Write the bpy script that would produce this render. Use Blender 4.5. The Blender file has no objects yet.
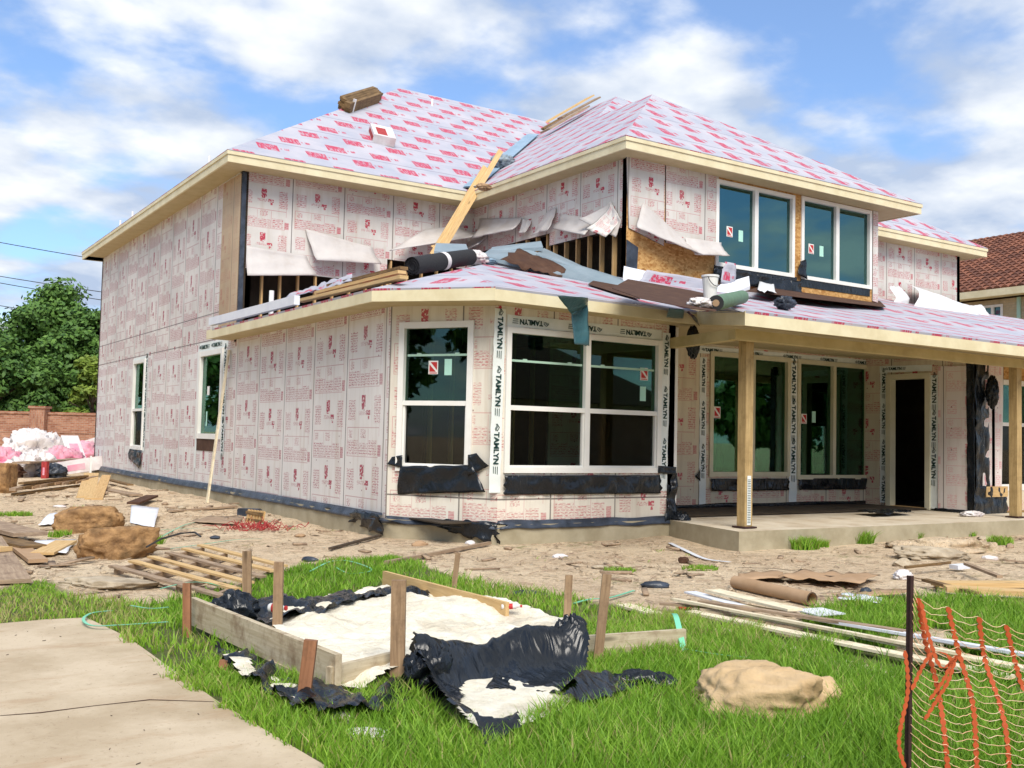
import bpy, math, random
import numpy as np
from mathutils import Vector, Matrix, noise
random.seed(7); rng = np.random.default_rng(7)
S = bpy.context.scene
C = S.collection

# ------------------------------------------------------------------ camera
F = 1025.0; CX, CY = 512.0, 384.0
def _n(v): v = np.array(v, float); return v/np.linalg.norm(v)
_X = _n((2080-CX, -(474-CY), -F)); _Y = _n((-160-CX, -(423-CY), -F))
_X = _n(_X-_Y*np.dot(_X, _Y)); _Z = _n(np.cross(_X, _Y))
RM = np.array([_X, _Y, _Z]); CAM = np.array([0, 0, 1.5])
cd = bpy.data.cameras.new('camera'); cam = bpy.data.objects.new('camera', cd); C.objects.link(cam)
cam.matrix_world = Matrix([[*RM[0], 0], [*RM[1], 0], [*RM[2], 1.5], [0, 0, 0, 1]])
cd.sensor_width = 36; cd.lens = F/1024*36; cd.clip_end = 6000; cd.clip_start = .05
S.camera = cam
def ray(px, py): return RM @ np.array([px-CX, -(py-CY), -F])
def onp(px, py, p, n):
    d = ray(px, py); return Vector(CAM + d*(np.dot(np.array(p)-CAM, n)/np.dot(d, n)))
def onz(px, py, z=0.0): return onp(px, py, (0, 0, z), (0, 0, 1))
def onx(px, py, x): return onp(px, py, (x, 0, 0), (1, 0, 0))
def ony(px, py, y): return onp(px, py, (0, y, 0), (0, 1, 0))

# ------------------------------------------------------------------ world, sun, exposure
SUN_EL, SUN_AZ = math.radians(46), math.radians(202)      # azimuth clockwise from +Y
W = bpy.data.worlds.new('World'); S.world = W; W.use_nodes = True
nt = W.node_tree; nt.nodes.clear()
def wn(t, **k):
    n = nt.nodes.new(t)
    for a, b in k.items(): setattr(n, a, b)
    return n
def wl(a, b): nt.links.new(a, b)
out = wn('ShaderNodeOutputWorld'); bg = wn('ShaderNodeBackground'); bg.inputs[1].default_value = .11
sky = wn('ShaderNodeTexSky', sky_type='NISHITA', sun_disc=False, sun_elevation=SUN_EL, sun_rotation=SUN_AZ)
sky.air_density = 1.0; sky.dust_density = .6; sky.ozone_density = 2.2
tc = wn('ShaderNodeTexCoord'); sx = wn('ShaderNodeSeparateXYZ'); wl(tc.outputs['Generated'], sx.inputs[0])
def wm(op, a, b=None, c=None):
    n = wn('ShaderNodeMath', operation=op)
    for i, v in enumerate((a, b, c)):
        if v is None: continue
        if isinstance(v, (int, float)): n.inputs[i].default_value = v
        else: wl(v, n.inputs[i])
    return n.outputs[0]
zz = wm('ADD', wm('MAXIMUM', sx.outputs[2], 0.0), .22)
cv = wn('ShaderNodeCombineXYZ'); wl(wm('DIVIDE', sx.outputs[0], zz), cv.inputs[0]); wl(wm('DIVIDE', sx.outputs[1], zz), cv.inputs[1]); cv.inputs[2].default_value = 5.1
n1 = wn('ShaderNodeTexNoise'); n1.inputs['Scale'].default_value = 2.5; n1.inputs['Detail'].default_value = 9; n1.inputs['Roughness'].default_value = .50; n1.inputs['Distortion'].default_value = .1
wl(cv.outputs[0], n1.inputs['Vector'])
n2 = wn('ShaderNodeTexNoise'); n2.inputs['Scale'].default_value = 4.2; n2.inputs['Detail'].default_value = 8; n2.inputs['Roughness'].default_value = .5
wl(cv.outputs[0], n2.inputs['Vector'])
cov = wn('ShaderNodeMapRange'); cov.interpolation_type = 'SMOOTHSTEP'
wl(wm('ADD', wm('MULTIPLY', n1.outputs['Fac'], .8), wm('MULTIPLY', n2.outputs['Fac'], .22)), cov.inputs[0])
cov.inputs[1].default_value = .42; cov.inputs[2].default_value = .555
shade = wn('ShaderNodeValToRGB'); wl(n2.outputs['Fac'], shade.inputs[0])
shade.color_ramp.elements[0].position = .40; shade.color_ramp.elements[0].color = (2.3, 2.8, 3.7, 1)
shade.color_ramp.elements[1].position = .66; shade.color_ramp.elements[1].color = (4.6, 4.75, 4.9, 1)
skyc = wn('ShaderNodeMix', data_type='RGBA', blend_type='MULTIPLY'); skyc.inputs[0].default_value = 1
wl(sky.outputs[0], skyc.inputs[6]); skyc.inputs[7].default_value = (.60, .74, .90, 1)
thin = wn('ShaderNodeMix', data_type='RGBA'); thin.inputs[0].default_value = .12
wl(skyc.outputs[2], thin.inputs[6]); thin.inputs[7].default_value = (3.6, 4.4, 5.6, 1)
mx = wn('ShaderNodeMix', data_type='RGBA'); wl(cov.outputs[0], mx.inputs[0]); wl(thin.outputs[2], mx.inputs[6]); wl(shade.outputs[0], mx.inputs[7])
wl(mx.outputs[2], bg.inputs[0]); wl(bg.outputs[0], out.inputs[0])
sd = bpy.data.lights.new('sun', 'SUN'); sun = bpy.data.objects.new('sun', sd); C.objects.link(sun)
sd.energy = 2.1; sd.angle = math.radians(32); sd.color = (1, .93, .82)
_sv = Vector((math.sin(SUN_AZ)*math.cos(SUN_EL), math.cos(SUN_AZ)*math.cos(SUN_EL), math.sin(SUN_EL)))
sun.rotation_euler = _sv.to_track_quat('Z', 'Y').to_euler(); sun.location = (0, 0, 40)
vs = S.view_settings; vs.view_transform = 'Standard'; vs.look = 'None'; vs.gamma = 1; vs.use_curve_mapping = False; vs.exposure = 1.02

# ------------------------------------------------------------------ materials
M = {}
class NG:
    def __init__(s, name, rough=.8, spec=.3):
        s.m = bpy.data.materials.new(name); s.m.use_nodes = True; s.t = s.m.node_tree
        s.b = s.t.nodes['Principled BSDF']; s.b.inputs['Roughness'].default_value = rough
        s.b.inputs['Specular IOR Level'].default_value = spec; M[name] = s.m
    def n(s, t, **k):
        n = s.t.nodes.new(t)
        for a, b in k.items(): setattr(n, a, b)
        return n
    def l(s, a, b): s.t.links.new(a, b)
    def put(s, sock, v):
        if isinstance(v, (int, float, tuple)): sock.default_value = v
        else: s.l(v, sock)
    def f(s, op, a, b=0.0, c=None):
        n = s.n('ShaderNodeMath', operation=op); s.put(n.inputs[0], a); s.put(n.inputs[1], b)
        if c is not None: s.put(n.inputs[2], c)
        return n.outputs[0]
    def rect(s, p, q, x0, x1, y0, y1):
        a = s.f('COMPARE', p, (x0+x1)/2, (x1-x0)/2); b = s.f('COMPARE', q, (y0+y1)/2, (y1-y0)/2)
        return s.f('MULTIPLY', a, b)
    def noise(s, vec, scale, detail=4, rough=.55, dist=0):
        n = s.n('ShaderNodeTexNoise'); s.put(n.inputs['Vector'], vec) if vec is not None else None
        n.inputs['Scale'].default_value = scale; n.inputs['Detail'].default_value = detail
        n.inputs['Roughness'].default_value = rough; n.inputs['Distortion'].default_value = dist
        return n.outputs['Fac']
    def map(s, v, a, b, c=0.0, d=1.0, smooth=False):
        n = s.n('ShaderNodeMapRange'); s.put(n.inputs[0], v)
        if smooth: n.interpolation_type = 'SMOOTHSTEP'
        for i, x in enumerate((a, b, c, d)): n.inputs[i+1].default_value = x
        return n.outputs[0]
    def mix(s, f, a, b, mode='MIX'):
        n = s.n('ShaderNodeMix', data_type='RGBA', blend_type=mode); s.put(n.inputs[0], f)
        s.put(n.inputs[6], a if not (isinstance(a, tuple) and len(a) == 3) else (*a, 1))
        s.put(n.inputs[7], b if not (isinstance(b, tuple) and len(b) == 3) else (*b, 1)); return n.outputs[2]
    def uv(s): return s.n('ShaderNodeTexCoord').outputs['UV']
    def obj(s): return s.n('ShaderNodeTexCoord').outputs['Object']
    def scale(s, v, sc, loc=(0, 0, 0)):
        n = s.n('ShaderNodeMapping'); s.l(v, n.inputs[0]); n.inputs['Scale'].default_value = sc; n.inputs['Location'].default_value = loc; return n.outputs[0]
    def sep(s, v): n = s.n('ShaderNodeSeparateXYZ'); s.l(v, n.inputs[0]); return n.outputs
    def col(s, v): s.put(s.b.inputs['Base Color'], v if not (isinstance(v, tuple) and len(v) == 3) else (*v, 1)); return s
    def bump(s, h, st=.3, dist=.02):
        n = s.n('ShaderNodeBump'); n.inputs['Strength'].default_value = st; n.inputs['Distance'].default_value = dist
        s.l(h, n.inputs['Height']); s.l(n.outputs[0], s.b.inputs['Normal']); return s

def simple(name, c1, c2=None, sc=6, rough=.8, spec=.3, bump=.15, stretch=(1, 1, 1), dirt=None, bd=.01):
    g = NG(name, rough, spec); c2 = c2 or tuple(x*.8 for x in c1)
    v = g.scale(g.obj(), stretch)
    a = g.noise(v, sc, 6, .6); c = g.mix(g.map(a, .35, .65), c1, c2)
    if dirt:
        d = g.noise(g.obj(), 1.7, 5, .65); c = g.mix(g.map(d, .5, .75, 0, .8), c, dirt)
    g.col(c)
    if bump: g.bump(g.noise(v, sc*3, 6, .65), bump, bd)
    return g

def foam(name, base, base2, red, pw, ph, mode=0, strength=1.0, seamh=None):
    g = NG(name, .55, .35); uv = g.uv(); s = g.sep(uv); u, v = s[0], s[1]
    pu = g.f('DIVIDE', u, pw); ci = g.f('FLOOR', pu); p = g.f('FRACT', pu)
    wn_ = g.n('ShaderNodeTexWhiteNoise', noise_dimensions='1D'); g.l(g.f('ADD', ci, 3.3), wn_.inputs['W']); rnd = wn_.outputs['Value']
    q = g.f('FRACT', g.f('ADD', g.f('DIVIDE', v, ph), g.f('MULTIPLY', rnd, .22 if mode == 0 else .9)))
    tx = g.noise(g.scale(uv, (30, 62, 1)), 1.0, 2, .6); text = g.map(tx, .48, .56)
    fine = g.f('MULTIPLY', g.map(g.noise(g.scale(uv, (20, 70, 1)), 1.0, 1, .5), .44, .54), g.map(g.f('FRACT', g.f('DIVIDE', v, .042)), .25, .6, .25, 1))
    def add(*l):
        r = l[0]
        for x in l[1:]: r = g.f('MAXIMUM', r, x)
        return r
    tb = add(g.rect(p, q, .08, .27, .62, .92), g.rect(p, q, .76, .92, .58, .98), g.rect(p, q, .06, .36, .12, .34), g.rect(p, q, .38, .62, .12, .30), g.rect(p, q, .64, .84, .12, .34))
    boxes = add(g.rect(p, q, .06, .90, .515, .528), g.rect(p, q, .06, .07, .1, .52), g.rect(p, q, .365, .372, .12, .5), g.rect(p, q, .62, .628, .12, .5), g.rect(p, q, .06, .88, .10, .11), g.rect(p, q, .895, .902, .4, .98))
    blob = g.f('MULTIPLY', add(g.rect(p, q, .43, .53, .82, .99), g.rect(p, q, .44, .50, .78, .84), g.rect(p, q, .56, .66, .70, .77), g.rect(p, q, .60, .64, .64, .69)), g.map(g.noise(g.scale(uv, (24, 24, 1)), 1, 2, .6), .40, .47))
    small = g.f('MULTIPLY', add(g.rect(p, q, .36, .55, .70, .76), g.rect(p, q, .1, .2, .37, .49), g.rect(p, q, .42, .56, .37, .5)), text)
    sq = g.f('MULTIPLY', g.rect(p, q, .87, .95, .12, .28), g.map(fine, 0, 1, .55, 1))
    ink = add(g.f('MULTIPLY', tb, g.f('MULTIPLY', fine, .72)), g.f('MULTIPLY', boxes, .5), blob, g.f('MULTIPLY', small, .6), g.f('MULTIPLY', sq, .8))
    fade = g.map(g.noise(uv, .9, 3), .3, .65, .7, 1.0)
    ink = g.f('MULTIPLY', g.f('MULTIPLY', ink, fade), strength)
    b = g.mix(g.map(g.noise(uv, .55, 5, .6), .35, .65), base, base2)
    st = g.noise(g.scale(uv, (3.2, .25, 1)), 2.0, 5, .6)            # vertical water marks in the grime
    b = g.mix(g.map(st, .50, .74, 0, .5), b, (.44, .35, .26))
    # nail dots
    du = g.f('FRACT', g.f('DIVIDE', u, pw/3)); dv = g.f('FRACT', g.f('DIVIDE', v, .42))
    dd = g.f('ADD', g.f('POWER', g.f('MULTIPLY', g.f('SUBTRACT', du, .5), pw/3), 2), g.f('POWER', g.f('MULTIPLY', g.f('SUBTRACT', dv, .5), .42), 2))
    nail = g.f('MULTIPLY', g.f('LESS_THAN', dd, .00018), g.f('GREATER_THAN', g.noise(uv, 3.1, 1), .46))
    seam = g.f('COMPARE', g.f('ADD', p, g.f('MULTIPLY', g.noise(uv, 1.5, 2), .012)), .014, .010 if name != 'foam_side_upper' else .018)
    if seamh:
        for h in seamh: seam = add(seam, g.f('COMPARE', v, h, .012))
    c = g.mix(ink, b, red); c = g.mix(g.f('MULTIPLY', seam, .8), c, (.09, .07, .065)); c = g.mix(g.f('MULTIPLY', nail, .8), c, (.16, .03, .04))
    g.col(c); g.bump(g.f('SUBTRACT', g.noise(uv, 1.1, 3), seam), .25, .02); return g
foam('foam_side', (.74, .715, .69), (.64, .62, .60), (.34, .045, .08), 1.4, 1.10, 0, 1.15, None)
foam('foam_side_upper', (.72, .68, .64), (.57, .54, .51), (.34, .05, .08), 1.22, 1.35, 1, 1.25, (3.55, 4.15))
foam('foam_front', (.74, .70, .61), (.63, .58, .49), (.45, .04, .07), 1.22, 1.1, 1, 1.05, (.62,))
foam('foam_upper', (.66, .635, .60), (.50, .475, .435), (.42, .04, .07), 1.22, .95, 1, 1.2, None)
foam('foam_tan', (.54, .40, .25), (.38, .27, .16), (.34, .06, .05), 1.22, 1.2, 1, .5, None)
foam('foam_porch', (.68, .61, .47), (.58, .51, .38), (.45, .05, .08), 1.18, 1.0, 1, 1.1, None)
foam('foam_clean', (.76, .70, .67), (.70, .63, .60), (.58, .05, .11), 1.1, .92, 1, .7, None)

def underlay(name, cw, rh, bw, bh, shift=.37):
    g = NG(name, .55, .3); uv = g.uv(); s = g.sep(uv); u, v = s[0], s[1]
    w_ = g.f('MULTIPLY', g.f('SUBTRACT', g.noise(uv, .8, 2), .5), .10)
    qv = g.f('DIVIDE', g.f('ADD', v, w_), rh); ri = g.f('FLOOR', qv); q = g.f('FRACT', qv)
    p = g.f('FRACT', g.f('ADD', g.f('DIVIDE', u, cw), g.f('MULTIPLY', ri, shift)))
    ps = g.f('ADD', p, g.f('MULTIPLY', q, -.05))
    lett = g.map(g.noise(g.scale(uv, (26, 5, 1)), 1, 2, .6), .42, .5)
    big = g.f('MULTIPLY', g.rect(ps, q, .10, .10+bw, .5-bh/2, .5+bh/2), g.map(lett, 0, 1, .35, .95))
    sm = g.f('MULTIPLY', g.rect(ps, q, .22+bw, .32+bw, .42, .60), g.map(lett, 0, 1, .2, .9))
    sm2 = g.f('MULTIPLY', g.rect(ps, q, .14+bw, .17+bw, .46, .56), .8)
    ink = g.f('MAXIMUM', big, g.f('MAXIMUM', sm, sm2))
    b = g.mix(g.map(g.noise(uv, .9, 5, .6), .35, .65), (.35, .37, .44), (.48, .46, .50))
    fold = g.noise(g.scale(uv, (.6, 3, 1)), 1.5, 5, .6); b = g.mix(g.map(fold, .5, .7, 0, .45), b, (.50, .47, .52))
    c = g.mix(ink, b, (.47, .03, .08))
    lap = g.f('COMPARE', g.f('FRACT', g.f('DIVIDE', g.f('ADD', v, g.f('MULTIPLY', w_, 1.6)), rh*2)), .012, .014)
    c = g.mix(g.f('MULTIPLY', lap, .6), c, (.16, .13, .2)); g.col(c)
    g.bump(g.f('ADD', fold, g.f('MULTIPLY', lap, -.5)), .4, .05); return g
underlay('underlayment', 1.12, .74, .42, .52); underlay('underlayment_right', .84, .86, .36, .54, .43); underlay('underlayment_low', .80, 1.05, .36, .50, .41)

g = NG('osb', .8, .2); uv = g.obj()
vo = g.n('ShaderNodeTexVoronoi'); vo.inputs['Scale'].default_value = 16; g.l(g.scale(uv, (1, 1, 1.6)), vo.inputs['Vector'])
g.col(g.mix(g.map(g.sep(vo.outputs['Color'])[0], 0, 1), (.36, .17, .05), (.62, .38, .15))); g.bump(vo.outputs['Distance'], .3, .01)

def lumber(name, c1, c2, dirt=None, rough=.75, knots=True):
    g = NG(name, rough, .25); o = g.obj(); uv = g.uv()
    gr = g.noise(g.scale(uv, (1.2, 22, 1)), 1.6, 5, .65, .6); c = g.mix(g.map(gr, .35, .66), c1, c2)
    if knots:
        vo = g.n('ShaderNodeTexVoronoi'); vo.inputs['Scale'].default_value = 1.0; g.l(g.scale(uv, (1.6, 7, 1)), vo.inputs['Vector'])
        c = g.mix(g.map(vo.outputs['Distance'], .05, .16, .75, 0), c, tuple(x*.35 for x in c2))
    if dirt: c = g.mix(g.map(g.noise(o, 5, 5, .7), .48, .7, 0, .85), c, dirt)
    g.col(c); g.bump(gr, .35, .006); return g
lumber('stud_wood', (.62, .42, .20), (.45, .27, .11))
lumber('post_wood', (.50, .36, .17), (.34, .23, .10), (.28, .19, .08))
lumber('plank_wood', (.64, .45, .22), (.5, .32, .14))
lumber('stake_wood', (.40, .27, .16), (.22, .14, .08), (.16, .10, .06))
lumber('stake_red', (.36, .17, .09), (.22, .10, .05), (.13, .07, .04))
lumber('form_wood', (.58, .50, .36), (.42, .34, .22), (.22, .14, .08))
lumber('old_wood', (.42, .31, .21), (.26, .18, .12), (.18, .12, .08))
lumber('pale_board', (.82, .74, .55), (.68, .58, .40), (.42, .34, .22), knots=False)
lumber('brown_lumber', (.27, .17, .075), (.12, .07, .03), (.08, .05, .03))
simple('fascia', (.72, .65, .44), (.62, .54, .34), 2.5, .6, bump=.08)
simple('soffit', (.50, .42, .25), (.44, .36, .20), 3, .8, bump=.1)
simple('beam_paint', (.52, .43, .22), (.45, .36, .17), 3, .7, bump=.1, dirt=(.36, .28, .13))
simple('vinyl_white', (.80, .79, .75), (.74, .73, .68), 2, .4, bump=0)
simple('vinyl_cream', (.66, .62, .47), (.58, .54, .38), 2, .5, bump=0)
simple('sash_green', (.42, .62, .50), (.36, .55, .44), 2, .45, bump=0)
simple('foam_back', (.56, .53, .51), (.46, .43, .41), 1.4, .65, bump=.2, dirt=(.42, .36, .31), bd=.02)
simple('house_wrap', (.72, .73, .74), (.62, .63, .64), 1.5, .5, bump=.2, bd=.03)
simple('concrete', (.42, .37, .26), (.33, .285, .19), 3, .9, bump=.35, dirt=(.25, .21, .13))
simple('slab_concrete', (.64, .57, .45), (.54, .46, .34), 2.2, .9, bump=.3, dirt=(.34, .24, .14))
simple('felt_brown', (.085, .042, .024), (.06, .028, .018), 9, .9, bump=.3, dirt=(.13, .07, .045))
simple('metal_flash', (.25, .31, .35), (.19, .25, .29), 2, .42, .5, bump=.05)
simple('blue_tape', (.30, .42, .52), (.22, .33, .43), 2, .4, .5, bump=.1)
simple('rock_beige', (.58, .42, .24), (.46, .32, .17), 3, .9, bump=.7, dirt=(.32, .21, .10), bd=.03)
simple('rock_brown', (.46, .27, .12), (.20, .11, .05), 7, .9, bump=1.0, dirt=(.12, .09, .04), bd=.03)
simple('rubble', (.50, .42, .31), (.36, .29, .20), 6, .95, bump=.6, dirt=(.2, .15, .1), bd=.03)
simple('cardboard', (.42, .28, .17), (.36, .23, .13), 5, .85, bump=.1)
simple('white_board', (.72, .74, .78), (.64, .66, .72), 3, .6, bump=.05)
simple('rust', (.06, .028, .025), (.035, .017, .015), 18, .8, bump=.3)
simple('orange_plastic', (.58, .11, .035), (.44, .08, .025), 7, .45, .5, bump=.1)
simple('string_white', (.82, .46, .26), (.80, .62, .45), 9, .6, bump=0)
simple('strap_green', (.22, .66, .42), (.16, .55, .35), 4, .35, .5, bump=0)
simple('red_net', (.42, .05, .05), (.28, .03, .03), 12, .7, bump=0)
simple('powder', (.86, .81, .68), (.74, .68, .53), 9, .95, bump=.9, dirt=(.46, .37, .26), bd=.03)
simple('bag_white', (.74, .71, .70), (.64, .58, .57), 3, .5, bump=.3, dirt=(.48, .40, .38), bd=.03)
simple('bag_pink', (.72, .22, .34), (.62, .42, .46), 2, .5, bump=.2, bd=.03)
simple('cable', (.03, .03, .035), (.03, .03, .03), 3, .5, bump=0)
simple('black_felt', (.022, .022, .025), (.03, .03, .032), 30, .8, bump=.4)
simple('pvc', (.78, .78, .76), (.7, .7, .68), 3, .4, bump=0)
simple('green_roll', (.13, .22, .14), (.10, .17, .11), 9, .7, bump=.3)
simple('bark', (.11, .08, .055), (.07, .05, .035), 9, .95, bump=.8, stretch=(1, 1, .3), bd=.05)
simple('interior_shade', (.06, .045, .03), (.03, .022, .015), 2, .95, bump=0)  # indoor surfaces coloured near black, room shade put into the base colour
simple('ink_green', (.012, .05, .045), (.012, .04, .035), 3, .6, bump=0)
simple('ink_red', (.50, .03, .03), (.45, .03, .03), 3, .6, bump=0)
simple('sticker_mint', (.42, .72, .60), (.40, .68, .56), 3, .6, bump=0)
simple('tape_white', (.78, .82, .80), (.68, .73, .70), 3, .45, bump=.15, bd=.01)
simple('stucco', (.40, .34, .25), (.34, .28, .2), 5, .9, bump=.2)

g = NG('black_plastic', .24, .42); o = g.obj()
g.col(g.mix(g.map(g.noise(o, 2.2, 4), .4, .65), (.006, .008, .011), (.012, .016, .022)))
g.bump(g.noise(g.scale(o, (1.6, .6, .6)), 4.2, 3, .5, 1.4), .6, .05)
g = NG('teal_plastic', .3, .6); o = g.obj(); g.col(g.mix(g.map(g.noise(o, 3, 4), .4, .65), (.03, .10, .13), (.07, .18, .22))); g.bump(g.noise(o, 7, 4, .6, 1.0), .5, .04)
g = NG('foil_tape', .4, .5); o = g.obj(); g.col(g.mix(g.map(g.noise(o, 3, 4), .4, .65), (.02, .027, .04), (.055, .07, .10))); g.bump(g.noise(o, 9, 4, .6), .5, .03)

g = NG('glass', .03, .6); g.b.inputs['Roughness'].default_value = .02
t = g.t; gl = g.n('ShaderNodeBsdfGlossy'); gl.inputs['Roughness'].default_value = .015; gl.inputs['Color'].default_value = (.72, .95, .92, 1)
tr = g.n('ShaderNodeBsdfTransparent'); tr.inputs['Color'].default_value = (.34, .55, .40, 1)
fr = g.n('ShaderNodeFresnel'); fr.inputs['IOR'].default_value = 1.5
ms = g.n('ShaderNodeMixShader'); g.l(g.map(fr.outputs[0], 0, 1, .032, .7), ms.inputs[0]); g.l(tr.outputs[0], ms.inputs[1]); g.l(gl.outputs[0], ms.inputs[2])
g.l(ms.outputs[0], t.nodes['Material Output'].inputs['Surface'])
g = NG('glass_clear', .02, .6); t = g.t; gl = g.n('ShaderNodeBsdfGlossy'); gl.inputs['Roughness'].default_value = .015
tr = g.n('ShaderNodeBsdfTransparent'); tr.inputs['Color'].default_value = (.80, .84, .80, 1)
ms = g.n('ShaderNodeMixShader'); ms.inputs[0].default_value = .03; g.l(tr.outputs[0], ms.inputs[1]); g.l(gl.outputs[0], ms.inputs[2])
g.l(ms.outputs[0], t.nodes['Material Output'].inputs['Surface'])
g = NG('glass_low_e', .02, .6); t = g.t; gl = g.n('ShaderNodeBsdfGlossy'); gl.inputs['Roughness'].default_value = .015; gl.inputs['Color'].default_value = (.17, .32, .31, 1)
tr = g.n('ShaderNodeBsdfTransparent'); tr.inputs['Color'].default_value = (.2, .4, .36, 1)
ms = g.n('ShaderNodeMixShader'); ms.inputs[0].default_value = .55; g.l(tr.outputs[0], ms.inputs[1]); g.l(gl.outputs[0], ms.inputs[2])
g.l(ms.outputs[0], t.nodes['Material Output'].inputs['Surface'])

def brick(name, c1, c2, mortar, w, h):
    g = NG(name, .9, .2); uv = g.uv(); b = g.n('ShaderNodeTexBrick'); g.l(uv, b.inputs['Vector'])
    b.inputs['Color1'].default_value = (*c1, 1); b.inputs['Color2'].default_value = (*c2, 1); b.inputs['Mortar'].default_value = (*mortar, 1)
    b.inputs['Scale'].default_value = 1; b.inputs['Brick Width'].default_value = w; b.inputs['Row Height'].default_value = h; b.inputs['Mortar Size'].default_value = h*.1
    c = g.mix(g.map(g.noise(uv, 2.2, 4), .35, .7, 0, .45), b.outputs['Color'], tuple(x*.45 for x in c1)); g.col(c)
    g.bump(b.outputs['Fac'], -.4, .01)
brick('brick_red', (.30, .12, .07), (.46, .24, .15), (.38, .30, .24), .24, .085)
brick('brick_tan', (.50, .40, .24), (.58, .48, .32), (.46, .40, .28), .24, .09)

g = NG('roof_tile', .75, .3); uv = g.uv(); s = g.sep(uv)
vo = g.n('ShaderNodeTexWhiteNoise', noise_dimensions='2D'); cb = g.n('ShaderNodeCombineXYZ')
g.l(g.f('FLOOR', g.f('DIVIDE', s[0], .3)), cb.inputs[0]); g.l(g.f('FLOOR', g.f('DIVIDE', s[1], .36)), cb.inputs[1]); g.l(cb.outputs[0], vo.inputs['Vector'])
g.col(g.mix(vo.outputs['Value'], (.11, .045, .03), (.24, .095, .055)))

g = NG('leaf', .6, .3); at = g.n('ShaderNodeAttribute', attribute_name='tone')
oi = g.n('ShaderNodeObjectInfo')
c = g.mix(at.outputs['Fac'], (.025, .075, .016), (.12, .23, .04)); g.col(c)
g.b.inputs['Subsurface Weight'].default_value = 0
g = NG('leaf_light', .6, .3); at = g.n('ShaderNodeAttribute', attribute_name='tone'); g.col(g.mix(at.outputs['Fac'], (.05, .10, .012), (.20, .27, .035)))
g = NG('grass', .55, .3); at = g.n('ShaderNodeAttribute', attribute_name='tone')
r = g.n('ShaderNodeValToRGB'); g.l(at.outputs['Fac'], r.inputs[0]); e = r.color_ramp.elements
e[0].position = 0; e[0].color = (.075, .18, .012, 1); e[1].position = .86; e[1].color = (.30, .50, .05, 1)
x = e.new(.5); x.color = (.17, .34, .026, 1); x = e.new(.95); x.color = (.40, .36, .14, 1)
df = g.n('ShaderNodeBsdfTranslucent'); g.l(r.outputs[0], df.inputs[0]); g.l(r.outputs[0], g.b.inputs['Base Color'])
ms = g.n('ShaderNodeMixShader'); ms.inputs[0].default_value = .3; g.l(g.b.outputs[0], ms.inputs[1]); g.l(df.outputs[0], ms.inputs[2]); g.l(ms.outputs[0], g.t.nodes['Material Output'].inputs['Surface'])

# ground: sandy, trampled soil with straw and moss; thatch under the lawn
g = NG('soil', .95, .15); o = g.obj(); at = g.n('ShaderNodeAttribute', attribute_name='lawn')
a = g.noise(o, .55, 6, .62); b = g.noise(o, 3.1, 8, .7); c_ = g.noise(o, 22, 5, .7)
c = g.mix(g.map(a, .36, .62), (.84, .67, .46), (.67, .50, .33)); c = g.mix(g.map(b, .50, .64, 0, .65), c, (.34, .235, .14)); c = g.mix(g.map(c_, .50, .62, 0, .8), c, (.86, .71, .52))
straw = g.noise(g.scale(o, (5, 34, 1)), 1.0, 3, .6, .8); c = g.mix(g.map(straw, .60, .68, 0, .5), c, (.50, .43, .23))
moss = g.f('MULTIPLY', g.map(g.noise(o, .8, 5, .6), .58, .68), g.map(g.noise(o, 9, 4), .45, .6)); c = g.mix(g.f('MULTIPLY', moss, .7), c, (.17, .19, .05))
dk = g.noise(o, 7.5, 7, .75); c = g.mix(g.map(dk, .54, .64, 0, .6), c, (.16, .105, .06)); c = g.mix(g.map(g.noise(o, 46, 4, .7), .58, .66, 0, .8), c, (.13, .09, .055)); c = g.mix(g.f('MULTIPLY', at.outputs['Fac'], .92), c, (.085, .12, .03)); g.col(c)
g.bump(g.f('ADD', g.f('MULTIPLY', b, .9), g.f('ADD', g.f('MULTIPLY', c_, .4), g.f('MULTIPLY', dk, .5))), 1.0, .10)
g = NG('driveway', .9, .2); o = g.obj(); a = g.noise(o, 1.3, 7, .65)
c = g.mix(g.map(a, .38, .62), (.56, .46, .33), (.42, .33, .22)); c = g.mix(g.map(g.noise(g.scale(o, (1, 3, 1)), 1.2, 6, .7), .54, .7, 0, .6), c, (.36, .23, .13))
oy = g.sep(o); jl = g.f('COMPARE', g.f('ADD', g.f('ADD', oy[1], g.f('MULTIPLY', oy[0], -.12)), g.f('MULTIPLY', g.noise(o, 3, 3), .05)), .42, .006); c = g.mix(g.f('MULTIPLY', jl, .6), c, (.14, .09, .06)); c = g.mix(g.map(g.noise(o, 34, 4, .7), .6, .7, 0, .5), c, (.24, .16, .1)); g.col(c); g.bump(g.noise(o, 60, 4, .7), .35, .01)

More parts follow.
